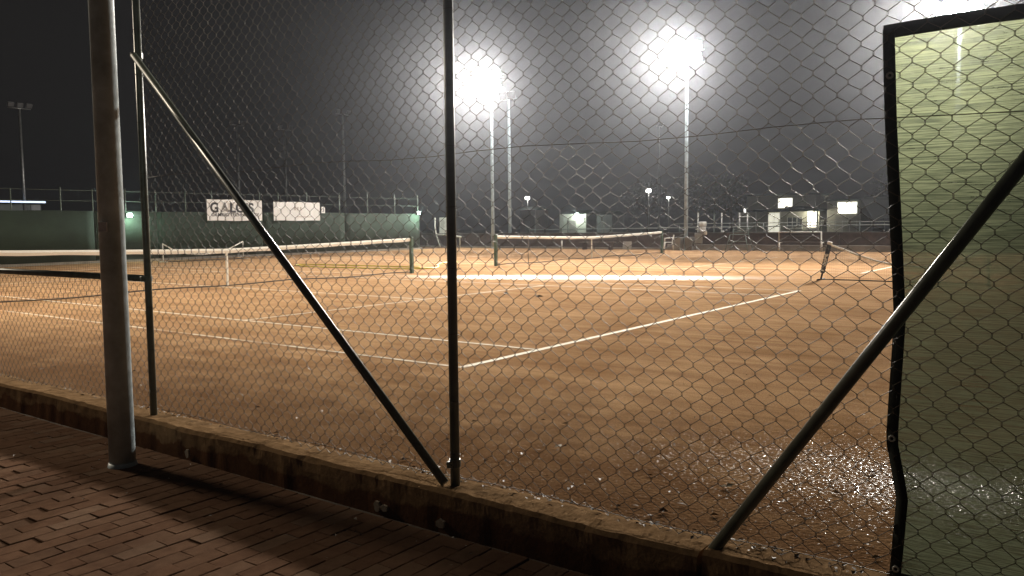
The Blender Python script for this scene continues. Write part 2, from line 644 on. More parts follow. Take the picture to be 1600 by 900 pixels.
cand.sort(key=brick_rank)
BM = MB()
for i, (bx, by, fl) in enumerate(cand):
    near = brick_rank((bx, by)) < 1e5
    h = -0.172 - 0.025 + random.gauss(0, 0.0014)
    # a little sunken towards the lamp pole, proud by a few millimetres elsewhere
    h += 0.006 * math.sin(bx * 1.7) * math.cos(by * 2.1)
    tilt = (random.gauss(0, 0.006), random.gauss(0, 0.010), random.gauss(0, 0.010))
    inpole = math.hypot(bx - 11.79, by + 8.92) < 0.12
    if i < 300 and near:
        o = bpy.data.objects.new('brick', brick_meshes[i % 5])
        COL.objects.link(o)
        o.parent = pave
        o.location = (bx, by, h)
        o.rotation_euler = tilt
        o.scale = (1, fl if fl < 1 else 1, 1)
    else:
        BM.box((bx, by, h), (BW - JT, (BL - JT) * fl, 0.05), rz=tilt[2], rx=tilt[0], ry=tilt[1])
stuff(BM.build('brick_field', BRICKS, pave))

# ------------------------------------------------------------------ concrete kerb wall under the fence
kerb = thing('kerb_wall', 'low weathered concrete wall under the chain-link fence, cracked beside the paving', 'low wall', (0, 0, 0))


def smooth_noise(seed, xs, scale):
    r = np.random.default_rng(seed)
    tab = r.uniform(-1, 1, 4000)
    q = xs / scale + 2000
    i = np.floor(q).astype(int)
    f = q - i
    f = f * f * (3 - 2 * f)
    return tab[i] * (1 - f) + tab[i + 1] * f


def kerb_section(x0, x1, zt, yf, seed):
    step = 0.025 if x1 > 8 else 0.08
    n = max(3, int((x1 - x0) / step))
    xs = np.linspace(x0, x1, n)
    rag = smooth_noise(seed, xs, 0.06) * 0.006 + smooth_noise(seed + 1, xs, 0.4) * 0.010
    fine = smooth_noise(seed + 2, xs, 0.03) * 0.005
    chips = np.maximum(0, smooth_noise(seed + 3, xs, 0.11) - 0.5) * 0.028
    zz = zt + smooth_noise(seed + 4, xs, 0.7) * 0.008
    mb = MB()
    prof_n = 9
    for i, x in enumerate(xs):
        e = rag[i] + chips[i]
        f2 = smooth_noise(seed + 6, np.array([x]), 0.09)[0]
        ring = [(x, -8.31, -0.30), (x, -8.31, zz[i] - 0.015 + fine[i]), (x, -8.36, zz[i] - 0.004 - fine[i]), (x, -8.45, zz[i] + fine[i]),
                (x, yf + 0.030 + e, zz[i] - fine[i] * 0.5), (x, yf + 0.004 + e * 0.6, zz[i] - 0.016 - chips[i] * 0.8),
                (x, yf + 0.004 * f2, zz[i] - 0.075 + fine[i]), (x, yf - 0.004 + 0.006 * f2, zz[i] - 0.15), (x, yf - 0.012, -0.30)]
        mb.v += ring
    for i in range(n - 1):
        for j in range(prof_n - 1):
            a = i * prof_n + j
            mb.f.append((a, a + 1, a + prof_n + 1, a + prof_n))
    mb.f.append(tuple(range(prof_n - 1, -1, -1)))
    mb.f.append(tuple((n - 1) * prof_n + j for j in range(prof_n)))
    return mb.build('kerb_section', CONC, kerb)


kerb_section(-6.0, 7.98, 0.03, -8.575, 20)
kerb_section(8.0, 15.735, 0.035, -8.572, 40)
kerb_section(15.755, 20.0, 0.048, -8.562, 60)
# flakes of plaster that have come away at the foot of the wall
for (x, w, h) in ((13.86, 0.05, 0.06), (13.92, 0.07, 0.04), (14.33, 0.07, 0.06), (12.02, 0.05, 0.06)):
    mb = MB()
    ang = [i * math.pi * 2 / 7 for i in range(7)]
    pts = [(x + math.cos(a) * w * random.uniform(.35, .6), math.sin(a) * h * random.uniform(.35, .6)) for a in ang]
    ft = [(p[0], -8.592, -0.13 + p[1]) for p in pts]
    bk = [(p[0], -8.578, -0.13 + p[1]) for p in pts]
    k = 7
    mb.v = ft + bk
    mb.f = [tuple(range(6, -1, -1))] + [(i, (i + 1) % k, k + (i + 1) % k, k + i) for i in range(k)]
    mb.build('plaster_flake', simple('bare_plaster', (0.34, 0.28, 0.21), 0.9, 0, 0.2, 20, 0.3), kerb)

# ------------------------------------------------------------------ near chain-link fence
FY = -8.45
fence = thing('chain_link_fence', 'tall dark green chain-link fence with diagonal braces standing on the concrete wall', 'fence', (11.375, FY, 0.03))
OFF = Vector((-11.375, -FY, -0.03))


def loc(*p):
    return tuple(Vector(p) + OFF)


PX = [11.375, 14.316, 17.257]
for i, x in enumerate(PX + [8.3, 5.3]):
    tall = i < 3
    mb = MB()
    top = 3.75 if tall else 1.06
    mb.tube([loc(x, FY, 0.02), loc(x, FY, top)], 0.0255, 14)
    mb.tube([loc(x, FY, top), loc(x, FY, top + 0.02)], [0.034, 0.012], 14)
    mb.build('post', GREENPAINT, fence, True)
br = MB()
br.tube([loc(PX[0] + 0.02, FY - 0.045, 2.655), loc(PX[1] - 0.035, FY - 0.045, 0.055)], 0.024, 12)
br.build('brace', GREENPAINT, fence, True)
br = MB()
br.tube([loc(15.775, FY - 0.035, 0.035), loc(17.22, FY - 0.06, 2.16)], 0.0255, 12)
br.build('brace', GREENPAINT, fence, True)
br = MB()
br.tube([loc(5.3, FY, 1.035), loc(PX[0] - 0.025, FY, 1.05)], 0.026, 12)
br.build('low_rail', GREENPAINT, fence, True)
for x, z in ((PX[0], 2.66), (PX[1], 0.16), (PX[0], 1.05), (PX[2], 2.14)):
    mb = MB()
    mb.tube([loc(x, FY, z - 0.02), loc(x, FY, z + 0.02)], 0.0315, 14)
    mb.box(loc(x + 0.0, FY - 0.042, z), (0.022, 0.03, 0.036), bev=0.003)
    mb.tube([loc(x - 0.02, FY - 0.046, z), loc(x + 0.024, FY - 0.046, z)], 0.005, 6)
    mb.build('clamp', GREENPAINT, fence)
for x in PX[:2]:
    for k in range(11):
        z = 0.18 + k * 0.33 + random.uniform(-.04, .04)
        mb = MB()
        n_ = 12
        mb.tube([loc(x + 0.0295 * math.cos(a), FY + 0.0295 * math.sin(a) + 0.003, z + 0.012 * a / 6.28) for a in [i * 6.6 / n_ for i in range(n_ + 1)]], 0.0014, 5)
        mb.tube([loc(x + 0.029, FY + 0.003, z), loc(x + 0.04, FY + 0.03, z + 0.012)], 0.0014, 5)
        mb.build('wire_tie', WIRE, fence)
for z in (0.07, 1.79, 3.68):
    mb = MB()
    pts = []
    for i in range(25):
        x = PX[0] + (PX[2] + 1.5 - PX[0]) * i / 24
        pts.append(loc(x, FY + 0.036, z + 0.01 * math.sin(i * 1.3)))
    mb.tube(pts, 0.0018, 5)
    mb.build('tension_wire', WIRE, fence, True)


def chain_mesh(xa, xb, za, zb, seed, r=0.00155):
    p = 0.0445                      # half a diamond
    ns = int((xb - xa) / p)
    nz = int((zb - za) / p)
    ph = np.random.default_rng(seed).uniform(0, 6.28, 12)
    V, F = [], []
    nr = 5
    off = 0
    for k in range(ns):
        pts = []
        for j in range(nz + 1):
            right = (k + j) % 2 == 0
            x = xa + (k + (1.0 if right else 0.0)) * p
            z = za + j * p
            dy = 0.0022 if right else -0.0022
            xk = 0.0016 if right else -0.0016
            kz = 0.0062
            if j > 0:
                pts.append((x + xk, dy, z - kz))
            if j < nz:
                pts.append((x + xk, -dy * 0.2 + dy, z + kz))
        P = np.array(pts)
        X, Z = P[:, 0].copy(), P[:, 2].copy()
        P[:, 0] += 0.010 * np.sin(X * 1.9 + Z * 1.3 + ph[0]) + 0.005 * np.sin(Z * 6.1 + X * 3.3 + ph[1]) + 0.0022 * np.sin(X * 47 + Z * 31 + ph[6])
        P[:, 2] += 0.012 * np.sin(X * 2.3 + ph[2]) + 0.005 * np.sin(X * 7.7 + Z * 4.1 + ph[3]) + 0.0022 * np.sin(X * 39 - Z * 53 + ph[7])
        P[:, 1] += FY + 0.033 + 0.008 * np.sin(X * 3.1 + Z * 2.2 + ph[4]) + 0.004 * np.sin(Z * 9 + X * 5 + ph[5])
        P += np.array(OFF)
        T = np.gradient(P, axis=0)
        T /= np.linalg.norm(T, axis=1)[:, None]
        U = np.cross(T, np.array([0.0, 1.0, 0.0]))
        U /= np.linalg.norm(U, axis=1)[:, None]
        N = np.cross(T, U)
        a = np.arange(nr) * 2 * np.pi / nr
        ring = P[:, None, :] + r * (np.cos(a)[None, :, None] * U[:, None, :] + np.sin(a)[None, :, None] * N[:, None, :])
        V.append(ring.reshape(-1, 3))
        m_ = len(P)
        ii = np.arange(m_ - 1)[:, None] * nr
        jj = np.arange(nr)[None, :]
        j2 = (jj + 1) % nr
        F.append((np.stack([ii + jj, ii + j2, ii + nr + j2, ii + nr + jj], -1) + off).reshape(-1, 4))
        off += m_ * nr
    V = np.concatenate(V)
    F = np.concatenate(F)
    me = bpy.data.meshes.new('wire_mesh')
    me.vertices.add(len(V))
    me.vertices.foreach_set('co', V.ravel())
    me.loops.add(F.size)
    me.loops.foreach_set('vertex_index', F.ravel().astype(np.int32))
    me.polygons.add(len(F))
    me.polygons.foreach_set('loop_start', np.arange(0, F.size, 4, dtype=np.int32))
    me.polygons.foreach_set('loop_total', np.full(len(F), 4, dtype=np.int32))
    me.polygons.foreach_set('use_smooth', np.ones(len(F), dtype=bool))
    me.update(calc_edges=True)
    me.materials.append(WIRE)
    o = bpy.data.objects.new('wire_mesh', me)
    COL.objects.link(o)
    o.parent = fence
    stuff(o)
    return o


chain_mesh(11.37, 18.6, 0.045, 3.70, 3)
chain_mesh(5.3, 11.36, 0.045, 1.04, 5)

# ------------------------------------------------------------------ shade cloth on the court side of the fence
cl = thing('shade_cloth', 'dark-hemmed green shade cloth hung behind the wire at the right edge', 'shade cloth', (16.45, FY + 0.06, 0.05))
EDGE = [(0.06, 16.47), (0.13, 16.475), (0.38, 16.49), (0.59, 16.447), (1.05, 16.462), (1.52, 16.432), (1.78, 16.415), (2.12, 16.40)]


def edge_x(z):
    for (z0, x0), (z1, x1) in zip(EDGE, EDGE[1:]):
        if z <= z1:
            f = max(0, (z - z0) / (z1 - z0))
            return x0 + (x1 - x0) * f
    return EDGE[-1][1]


def cloth_y(x, z):
    return FY + 0.062 + 0.010 * math.sin(x * 9 + z * 1.3) + 0.008 * math.sin(x * 4.1 - z * 3.3 + 1)


def cloth_patch(name, mat, ua, ub, za, zb, nu, nz, dy, smooth=True):
    mb = MB()
    for j in range(nz + 1):
        for i in range(nu + 1):
            z = za + (zb - za) * j / nz
            u = ua + (ub - ua) * i / nu
            x = edge_x(z) + u
            zz = z + (0.018 * u + 0.006 * math.sin(u * 7.0)) * (z / 2.1)
            mb.v.append((x - 16.45, cloth_y(x, z) - (FY + 0.06) + dy, zz - 0.05))
    for j in range(nz):
        for i in range(nu):
            a = j * (nu + 1) + i
            mb.f.append((a, a + 1, a + nu + 2, a + nu + 1))
    o = mb.build(name, mat, cl, smooth)
    return o


cloth_patch('cloth', CLOTH, 0.0, 2.6, 0.06, 2.10, 40, 40, 0.0)
for nm, a in (('side_hem', (-0.022, 0.018, 0.06, 2.12, 2, 40)), ('top_hem', (-0.02, 2.6, 2.085, 2.135, 40, 2)), ('bottom_hem', (-0.01, 2.6, 0.05, 0.085, 40, 2))):
    o = cloth_patch(nm, HEM, *a, -0.004)
    sd = o.modifiers.new('thick', 'SOLIDIFY')
    sd.thickness = 0.008
    sd.offset = 0
for z in (1.09, 0.60, 1.95, 0.10):
    x = edge_x(z)
    mb = MB()
    mb.tube([(x - 16.45 + 0.010 * math.cos(a), cloth_y(x, z) - FY - 0.06 - 0.012, z - 0.05 + 0.010 * math.sin(a)) for a in [i * math.pi / 5 for i in range(11)]], 0.004, 6)
    mb.build('eyelet', simple('pale_eyelet', (0.6, 0.6, 0.56), 0.4, 0.3, 0.1, 10, 0), cl, True)

# ------------------------------------------------------------------ floodlight poles


def flood_pole(lit, label, base, height=9.8, r0=0.11, r1=0.075, face=-math.pi / 2, heads=6, energy=FLOOD_KW, halo=HALO_W, tilt=38, cone=54, colour=(1.0, 0.93, 0.82), group='floodlight poles round the courts', aim_at=None):
    t = thing('floodlight_pole', label, 'light pole', base, 0.0, group)
    mb = MB()
    mb.tube([(0, 0, -0.05), (0, 0, height * .5), (0, 0, height)], [r0, (r0 + r1) / 2, r1], 20)
    mb.build('shaft', POLE_STEEL, t, True)
    mb = MB()
    mb.tube([(0, 0, -0.04), (0, 0, 0.03)], [r0 * 1.25, r0 * 1.06], 20)
    mb.build('collar', POLE_STEEL, t, True)
    c, s = math.cos(face), math.sin(face)          # facing direction (c, s); the arm lies across it
    ax = Vector((-s, c, 0))
    fd = Vector((c, s, 0))
    rows = 2 if heads > 2 else 1
    cols = heads // rows
    for q in range(rows):
        mb = MB()
        span = 0.62 * (cols - 1) / 2 + 0.34
        zq = height + 0.62 * q
        mb.tube([tuple(Vector((0, 0, zq)) - ax * span), tuple(Vector((0, 0, zq)) + ax * span)], 0.035, 8)
        if q:
            mb.tube([(0, 0, height), (0, 0, zq)], r1 * 0.8, 10)
        mb.build('crossarm', POLE_STEEL, t, True)
        for k in range(cols):
            ctr = Vector((0, 0, zq + 0.22)) + ax * (0.62 * (k - (cols - 1) / 2)) + fd * 0.16
            mb = MB()
            mb.box((0, 0, 0), (0.18, 0.56, 0.46), bev=0.04)
            mb.box((-0.06, 0, -0.24), (0.04, 0.06, 0.10))
            h = mb.build('floodlight', HOUSING, t)
            h.location = ctr
            h.rotation_euler = (0, R(tilt) * 0.45, face)
            mb = MB()
            mb.box((0.096, 0, 0), (0.012, 0.50, 0.40))
            mb.build('lamp_glass', LAMP if lit else DARKGLASS, h)
    if lit:
        ld = bpy.data.lights.new('flood_beam', 'SPOT')
        ld.energy = energy
        ld.spot_size = R(cone)
        ld.spot_blend = 1.0
        ld.shadow_soft_size = 0.8 if face < 0 else 1.6
        ld.color = colour
        lo = bpy.data.objects.new('flood_beam', ld)
        COL.objects.link(lo)
        lo.parent = t
        lo.location = Vector((0, 0, height + 0.45)) + fd * 0.85
        dirv = (Vector(aim_at) - (Vector(base) + lo.location)) if aim_at else fd * math.cos(R(tilt)) - Vector((0, 0, math.sin(R(tilt))))
        lo.rotation_euler = dirv.to_track_quat('-Z', 'Y').to_euler()
        ld = bpy.data.lights.new('flood_wide', 'SPOT')
        ld.energy = 5200
        ld.spot_size = R(165)
        ld.spot_blend = 0.8
        ld.shadow_soft_size = 0.8
        ld.color = colour
        lw = bpy.data.objects.new('flood_wide', ld)
        COL.objects.link(lw)
        lw.parent = t
        lw.location = lo.location
        lw.rotation_euler = (fd * 0.9 - Vector((0, 0, 0.42)) - Vector((0.45, 0, 0))).to_track_quat('-Z', 'Y').to_euler()
        ld = bpy.data.lights.new('flood_spill', 'POINT')
        ld.energy = halo
        ld.shadow_soft_size = 0.35
        ld.color = (1.0, 0.97, 0.95)
        lo = bpy.data.objects.new('flood_spill', ld)
        COL.objects.link(lo)
        lo.parent = t
        lo.location = Vector((0, 0, height + 0.45)) + fd * 0.65
    return t


flood_pole(True, 'lit floodlight pole behind the far net, left of the two dazzling lights', (-14.05, 28.65, 0.0), aim_at=(-4, 3.0, 0))
flood_pole(True, 'lit floodlight pole rising beside the white plastic chair, right dazzling light', (-1.3, 29.0, 0.0), aim_at=(1.5, 3.0, 0))
flood_pole(True, 'lit floodlight pole behind the top of the green shade cloth', (11.4, 29.0, 0.0), aim_at=(8, 3.0, 0))
flood_pole(False, 'slim pole just right of the left dazzling floodlight pole', (-13.8, 30.1, 0.0), height=9.3, heads=2)
# the near-side row along the fence
sl = thing('street_lamp', 'lit street lamp on the pavement beyond the left edge', 'street lamp', (-3.2, -10.05, -0.17))
mb = MB()
mb.tube([(0, 0, 0), (0, 0, 4), (0, 0, 7.6), (0.0, 0.25, 8.0), (0, 0.9, 8.2)], [0.09, 0.075, 0.055, 0.05, 0.04], 12)
mb.build('post', POLE_STEEL, sl, True)
mb = MB()
mb.box((0, 1.2, 8.2), (0.28, 0.7, 0.14), bev=0.04)
hd_ = mb.build('lamp_head', HOUSING, sl)
mb = MB()
mb.box((0, 1.22, 8.125), (0.22, 0.5, 0.012))
mb.build('lamp_glass', emit('lit_street_glass', (1.0, 0.86, 0.64), 60.0), hd_)
ld = bpy.data.lights.new('street_beam', 'SPOT')
ld.energy = 5600
ld.spot_size = R(168)
ld.spot_blend = 0.35
ld.shadow_soft_size = 1.1
ld.color = (1.0, 0.86, 0.66)
lo = bpy.data.objects.new('street_beam', ld)
COL.objects.link(lo)
lo.parent = sl
lo.location = (0, 0.15, 8.05)
fp = flood_pole(False, 'stout grey steel pole on the brick pavement in front of the fence', (11.79, -8.92, -0.17), height=10.2, r0=0.082, r1=0.060, face=math.pi / 2)
# number plate on the front pole
vdir = (Vector((CAM.x, CAM.y, 0)) - Vector((11.79, -8.92, 0))).normalized()
mb = MB()
mb.box((0, 0, 0), (0.004, 0.062, 0.062))
pl = mb.build('plate', simple('plate_grey', (0.62, 0.60, 0.62), 0.5, 0.0, 0.1, 30, 0), fp)
vdir = Matrix.Rotation(R(-38), 3, 'Z') @ vdir
pl.location = tuple(vdir * 0.081 + Vector((0, 0, 1.60)))
pl.rotation_euler = (0, 0, math.atan2(vdir.y, vdir.x))
mb = MB()
for y_, z_, sy, sz in ((0, .029, .062, .004), (0, -.029, .062, .004), (.029, 0, .004, .054), (-.029, 0, .004, .054)):
    mb.box((0.0035, y_, z_), (0.004, sy, sz))
mb.build('plate_rim', simple('plate_rim', (0.8, 0.78, 0.78), 0.4, 0.0, 0.1, 30, 0), pl)

# ------------------------------------------------------------------ tennis nets


def tennis_net(label, x, ya, yb, group, lift=0.0, stick=None):
    t = thing('tennis_net', label, 'tennis net', (x, ya, 0), 0.0, group)
    L = yb - ya

    def top(y):
        f = abs(y - L / 2) / (L / 2)
        return 0.925 + (1.07 - 0.925) * f ** 1.15

    def bot(y):
        f = abs(y - L / 2) / (L / 2)
        return 0.03 + lift * (1 - f) * 0.5 + 0.018 * math.sin(y * 1.7)

    for y in (0.0, L):
        mb = MB()
        mb.box((0, y, 0.535), (0.10, 0.10, 1.09), bev=0.008)
        p = mb.build('post', NETGREEN, t)
        mb = MB()
        mb.box((0, y, 1.09), (0.112, 0.112, 0.02), bev=0.004)
        mb.build('post_cap', NETGREEN, p)
        mb = MB()
        mb.box((-0.075, y, 0.78), (0.05, 0.06, 0.12), bev=0.006)
        mb.tube([(-0.10, y, 0.78), (-0.16, y, 0.78), (-0.16, y, 0.70)], 0.008, 6)
        mb.build('winder', STEEL, p)
    n = 60
    ys = [0.055 + (L - 0.11) * i / n for i in range(n + 1)]
    mb = MB()
    for i, y in enumerate(ys):
        z = top(y)
        w = 0.105 + 0.006 * math.sin(i * 0.9)
        mb.v += [(-0.012, y, z), (0.012, y, z), (0.030, y, z - w * .4), (0.012, y, z - w), (-0.012, y, z - w), (-0.030, y, z - w * .4)]
    for i in range(n):
        for j in range(6):
            a, b = i * 6 + j, i * 6 + (j + 1) % 6
            mb.f.append((a, b, b + 6, a + 6))
    mb.f += [(5, 4, 3, 2, 1, 0), tuple(n * 6 + j for j in range(6))]
    mb.build('headband', BAND, t)
    mb = MB()
    mb.tube([(0, y, bot(y)) for y in ys], 0.014, 6)
    mb.build('bottom_cord', NETCORD, t, True)
    mb = MB()
    rows, gy = 21, 0.046
    for k in range(rows):
        f = (k + 0.5) / rows
        mb.tube([(0, y, bot(y) + (top(y) - 0.07 - bot(y)) * f) for y in ys[::4]], 0.0017, 3, False)
    y = 0.06
    while y < L - 0.05:
        mb.tube([(0, y, bot(y)), (0, y + 0.004 * math.sin(y * 9), top(y) - 0.07)], 0.0017, 3, False)
        y += gy
    stuff(mb.build('netting', NETCORD, t))
    mb = MB()
    mb.box((0.0, L / 2, 0.45 + bot(L / 2) / 2), (0.034, 0.055, 0.9 - bot(L / 2)), bev=0.006)
    mb.build('centre_strap', BAND, t)
    if stick:
        mb = MB()
        mb.tube([(0.02, stick, 0.0), (0.02, stick, 1.04)], 0.016, 8)
        mb.build('singles_stick', simple('old_stick', (0.2, 0.17, 0.14), 0.6, 0, 0.2, 8, 0), t, True)
    return t


tennis_net('near tennis net with white band running off the left edge of the picture', 0.0, -6.4, 6.4, 'tennis nets', 0.06)
tennis_net('farther tennis net with thin singles stick, under the dazzling lights', -0.35, 11.05, 24.15, 'tennis nets', 0.03, stick=1.95)


def mini_net(label, a, zt, tops, mat_post, lean, txt=None):
    """low portable net; tops is a list of (u, z) down the tape, u along +d"""
    ax, ay, dx, dy = a
    t = thing('mini_net', label, 'mini net', (ax, ay, 0), math.atan2(dy, dx), 'low portable nets')
    L = tops[-1][0]
    for u, le in ((0.0, lean), (L, -lean * 0.2)):
        mb = MB()
        mb.tube([(u, 0, 0.02), (u + le, 0, zt)], 0.022, 8)
        mb.tube([(u, -0.32, 0.02), (u, 0.32, 0.02)], 0.016, 8)
        p = mb.build('post', mat_post, t, True)
        if txt and u == 0:
            mb = MB()
            ang = math.atan2(le, zt)
            mb.box((0, 0, 0), (0.10, 0.06, 0.72), bev=0.012)
            s = mb.build('sleeve', BLACK, p)
            s.location = (u + le * 0.55, 0, zt * 0.58)
            s.rotation_euler = (0, ang, 0)
            mb = MB()
            mb.box((0, 0, 0.395), (0.11, 0.07, 0.07), bev=0.01)
            mb.build('sleeve_cap', WHITE, s)
            text_part('lettering', txt, 0.125, WHITE, s, (0.036, -0.034, -0.31), (R(90), R(-90), 0), 0.006, 1.14)
    mb = MB()
    mb.tube([(u, 0, z) for u, z in tops], 0.024, 8)
    mb.build('tape', BAND, t, True)
    mb = MB()
    mb.tube([(0, 0, 0.02), (L * 0.5, 0, 0.015), (L, 0, 0.02)], 0.014, 6)
    mb.build('ground_bar', BLACK, t, True)
    mb = MB()
    k = 0
    while k * 0.05 < L:
        u = k * 0.05
        z = np.interp(u, [q[0] for q in tops], [q[1] for q in tops])
        mb.tube([(u, 0, 0.02), (u, 0, float(z))], 0.0011, 3, False)
        k += 1
    for j in range(1, 12):
        mb.tube([(u, 0, 0.02 + (z - 0.02) * j / 12) for u, z in tops], 0.0011, 3, False)
    stuff(mb.build('netting', NETCORD, t))
    return t


mini_net('low portable net with black lettered post sleeve beside the shade cloth', (11.32, 9.0, 1, 0), 0.90, [(0.2, 0.87), (0.5, 0.76), (0.85, 0.62), (1.25, 0.49), (1.6, 0.41), (2.2, 0.36), (3.0, 0.5), (3.6, 0.8)], BLACK, 0.20, 'Babolat')
mini_net('low slack white net standing before the green screen wall under the banners', (-15.2, 7.33, 0, 1), 0.80, [(0.0, 0.78), (0.5, 0.50), (1.1, 0.33), (1.9, 0.27), (2.7, 0.31), (3.3, 0.52), (3.95, 0.80)], WHITE, 0.0)

# ------------------------------------------------------------------ yellow hose lying on the clay
hp = [(-3.45, 12.6), (-3.3, 11.6), (-2.5, 10.4), (-1.75, 9.6), (-1.15, 8.7), (-1.5, 8.05), (-2.6, 7.75), (-4.2, 7.55), (-5.8, 7.45), (-6.9, 7.7), (-7.5, 8.2), (-6.9, 8.6), (-5.2, 8.75), (-3.4, 8.85), (-2.2, 8.9), (-1.7, 8.6)]
sm = []
for i in range(len(hp) - 1):
    p0, p1, p2, p3 = hp[max(i - 1, 0)], hp[i], hp[i + 1], hp[min(i + 2, len(hp) - 1)]
    for k in range(6):
        s = k / 6
        sm.append(tuple(0.5 * ((2 * p1[a]) + (-p0[a] + p2[a]) * s + (2 * p0[a] - 5 * p1[a] + 4 * p2[a] - p3[a]) * s * s + (-p0[a] + 3 * p1[a] - 3 * p2[a] + p3[a]) * s ** 3) for a in (0, 1)))
mb = MB()
mb.tube([(q[0], q[1], 0.022) for q in sm], 0.02, 8)
tag(mb.build('garden_hose', YELLOW, None, True), 'yellow hose looped on the clay behind the near net', 'hose')

# ------------------------------------------------------------------ green screened wall behind the baselines
WX = -17.3
gw = thing('screen_fence', 'long green cloth-screened court fence behind the near net, under the banners', 'fence', (WX, 5, 0))


def wl(x, y, z):
    return (x - WX, y - 5, z)


seams = [-14.0, -9.0, -4.0, 0.6, 5.55, 8.35, 13.95, 19.4, 25.5]
for a, b in zip(seams, seams[1:]):
    mb = MB()
    n = 14
    zt = 2.18 + random.uniform(-0.015, 0.015)
    for i in range(n + 1):
        y = a + 0.012 + (b - a - 0.024) * i / n
        w = 0.012 * math.sin(y * 2.9) + 0.006 * math.sin(y * 7.3)
        zz = zt + 0.010 * math.sin(y * 2.1)
        mb.v += [wl(WX + w - 0.010, y, 0.03), wl(WX + w - 0.010, y, zz), wl(WX + w + 0.010, y, zz), wl(WX + w + 0.010, y, 0.03)]
    for i in range(n):
        for j in range(4):
            p, q = i * 4 + j, i * 4 + (j + 1) % 4
            mb.f.append((p, p + 4, q + 4, q))
    mb.f += [(0, 1, 2, 3), (n * 4 + 3, n * 4 + 2, n * 4 + 1, n * 4)]
    mb.build('screen_panel', WALLGREEN, gw, True)
yp = -13.9
for y in [-13.5, -11, -8.5, -6, -3.5, -1.2, 0.6, 2.4, 4.26, 5.55, 6.96, 8.35, 9.8, 11.16, 12.31, 13.86, 14.99, 16.84, 19.1, 21.2, 23.4, 25.4]:
    mb = MB()
    h = 3.05 + 0.012 * y + random.uniform(-.05, .05)
    mb.tube([wl(WX - 0.05, y, 0), wl(WX - 0.05, y, h)], 0.024, 8)
    mb.build('fence_post', GREYGREEN, gw, True)
for z in (2.55, 2.98):
    mb = MB()
    mb.tube([wl(WX - 0.05, -13.9, z), wl(WX - 0.05, 25.5, z + 0.1)], 0.008, 6)
    mb.build('top_wire', GREYGREEN, gw, True)
mb = MB()
mb.span(wl(WX - 0.12, -14, -0.02), wl(WX + 0.09, 25.6, 0.10))
mb.build('footing', FARCONC, gw)


def banner(label, y0, y1, z0, z1):
    t = thing('banner', label, 'banner', (WX + 0.045, y0, z0), 0.0, 'white banners on the screen fence')
    w, h = y1 - y0, z1 - z0
    mb = MB()
    n = 12
    for i in range(n + 1):
        y = w * i / n
        dx = 0.006 * math.sin(i * 1.1)
        s = 0.012 * math.sin(i * math.pi / n * 3)
        mb.v += [(dx - 0.003, y, 0 + s), (dx - 0.003, y, h - s), (dx + 0.003, y, h - s), (dx + 0.003, y, 0 + s)]
    for i in range(n):
        for j in range(4):
            p, q = i * 4 + j, i * 4 + (j + 1) % 4
            mb.f.append((p, p + 4, q + 4, q))
    mb.f += [(0, 1, 2, 3), (n * 4 + 3, n * 4 + 2, n * 4 + 1, n * 4)]
    mb.build('sheet', BANNER, t)
    return t


RT = (R(90), 0, R(90))      # text on a face looking along +X, read along +Y
b1 = banner('larger white banner with dark company lettering, crossed by the fence brace', 10.84, 13.92, 1.77, 2.78)
text_part('lettering', 'G', 0.64, INK, b1, (0.012, 0.15, 0.41), RT, 0.022, 1.0)
text_part('lettering', 'LOIS', 0.64, INK, b1, (0.012, 1.22, 0.41), RT, 0.022, 1.06)
text_part('lettering', 'GAMING TECHNOLOGY', 0.225, INK, b1, (0.012, 0.21, 0.215), RT, 0.003, 1.08)
mb = MB()
for (p, q) in (((0, 0), (.19, .46)), ((.19, .46), (.40, 0)), ((0, 0), (.28, .10)), ((.40, 0), (.12, .14)), ((.10, .24), (.30, .24)), ((.12, .14), (.22, .34)), ((.28, .10), (.20, .30))):
    mb.tube([(0, p[0], p[1]), (0, q[0], q[1])], 0.012, 5)
o = mb.build('emblem', simple('emblem_grey', (0.14, 0.14, 0.15), 0.6, 0, 0.1, 5, 0), b1)
o.location = (0.014, 0.76, 0.42)
b2 = banner('smaller white banner with faint small lettering, right of the larger one', 14.62, 17.62, 1.77, 2.73)
text_part('lettering', 'R E R', 0.24, PALEINK, b2, (0.012, 1.28, 0.54), RT, 0.003, 0.95)
mb = MB()
mb.box((0.012, 1.95, 0.20), (0.004, 1.0, 0.03))
mb.build('print_line', PALEINK, b2)
sg = thing('number_sign', 'small white court number sign beside the smaller banner', 'sign', (WX + 0.05, 17.72, 2.17))
mb = MB()
mb.box((0, 0.13, 0.17), (0.012, 0.26, 0.34), bev=0.003)
mb.build('plate', BANNER, sg)
text_part('numeral', '3', 0.28, INK, sg, (0.010, 0.06, 0.07), RT, 0.004, 1.0)


def wall_lamp(label, y, z, e):
    t = thing('wall_lamp', label, 'lamp', (WX + 0.06, y, z), 0.0, 'small lamps on the screen fence')
    mb = MB()
    mb.box((0.05, 0, 0), (0.10, 0.26, 0.18), bev=0.02)
    mb.build('housing', HOUSING, t)
    mb = MB()
    mb.box((0.106, 0, -0.005), (0.012, 0.22, 0.14), bev=0.004)
    mb.build('lamp_glass', SMALL_LAMP, t)
    ld = bpy.data.lights.new('lamp_light', 'POINT')
    ld.energy = e
    ld.color = (0.72, 1.0, 0.86)
    ld.shadow_soft_size = 0.12
    lo = bpy.data.objects.new('lamp_light', ld)
    COL.objects.link(lo)
    lo.parent = t
    lo.location = (0.32, 0, 0)


wall_lamp('small lit lamp on the green screen seen between the poles', 7.02, 2.02, 110)
wall_lamp('small dazzling lamp at the right end of the green screen', 25.25, 2.24, 160)

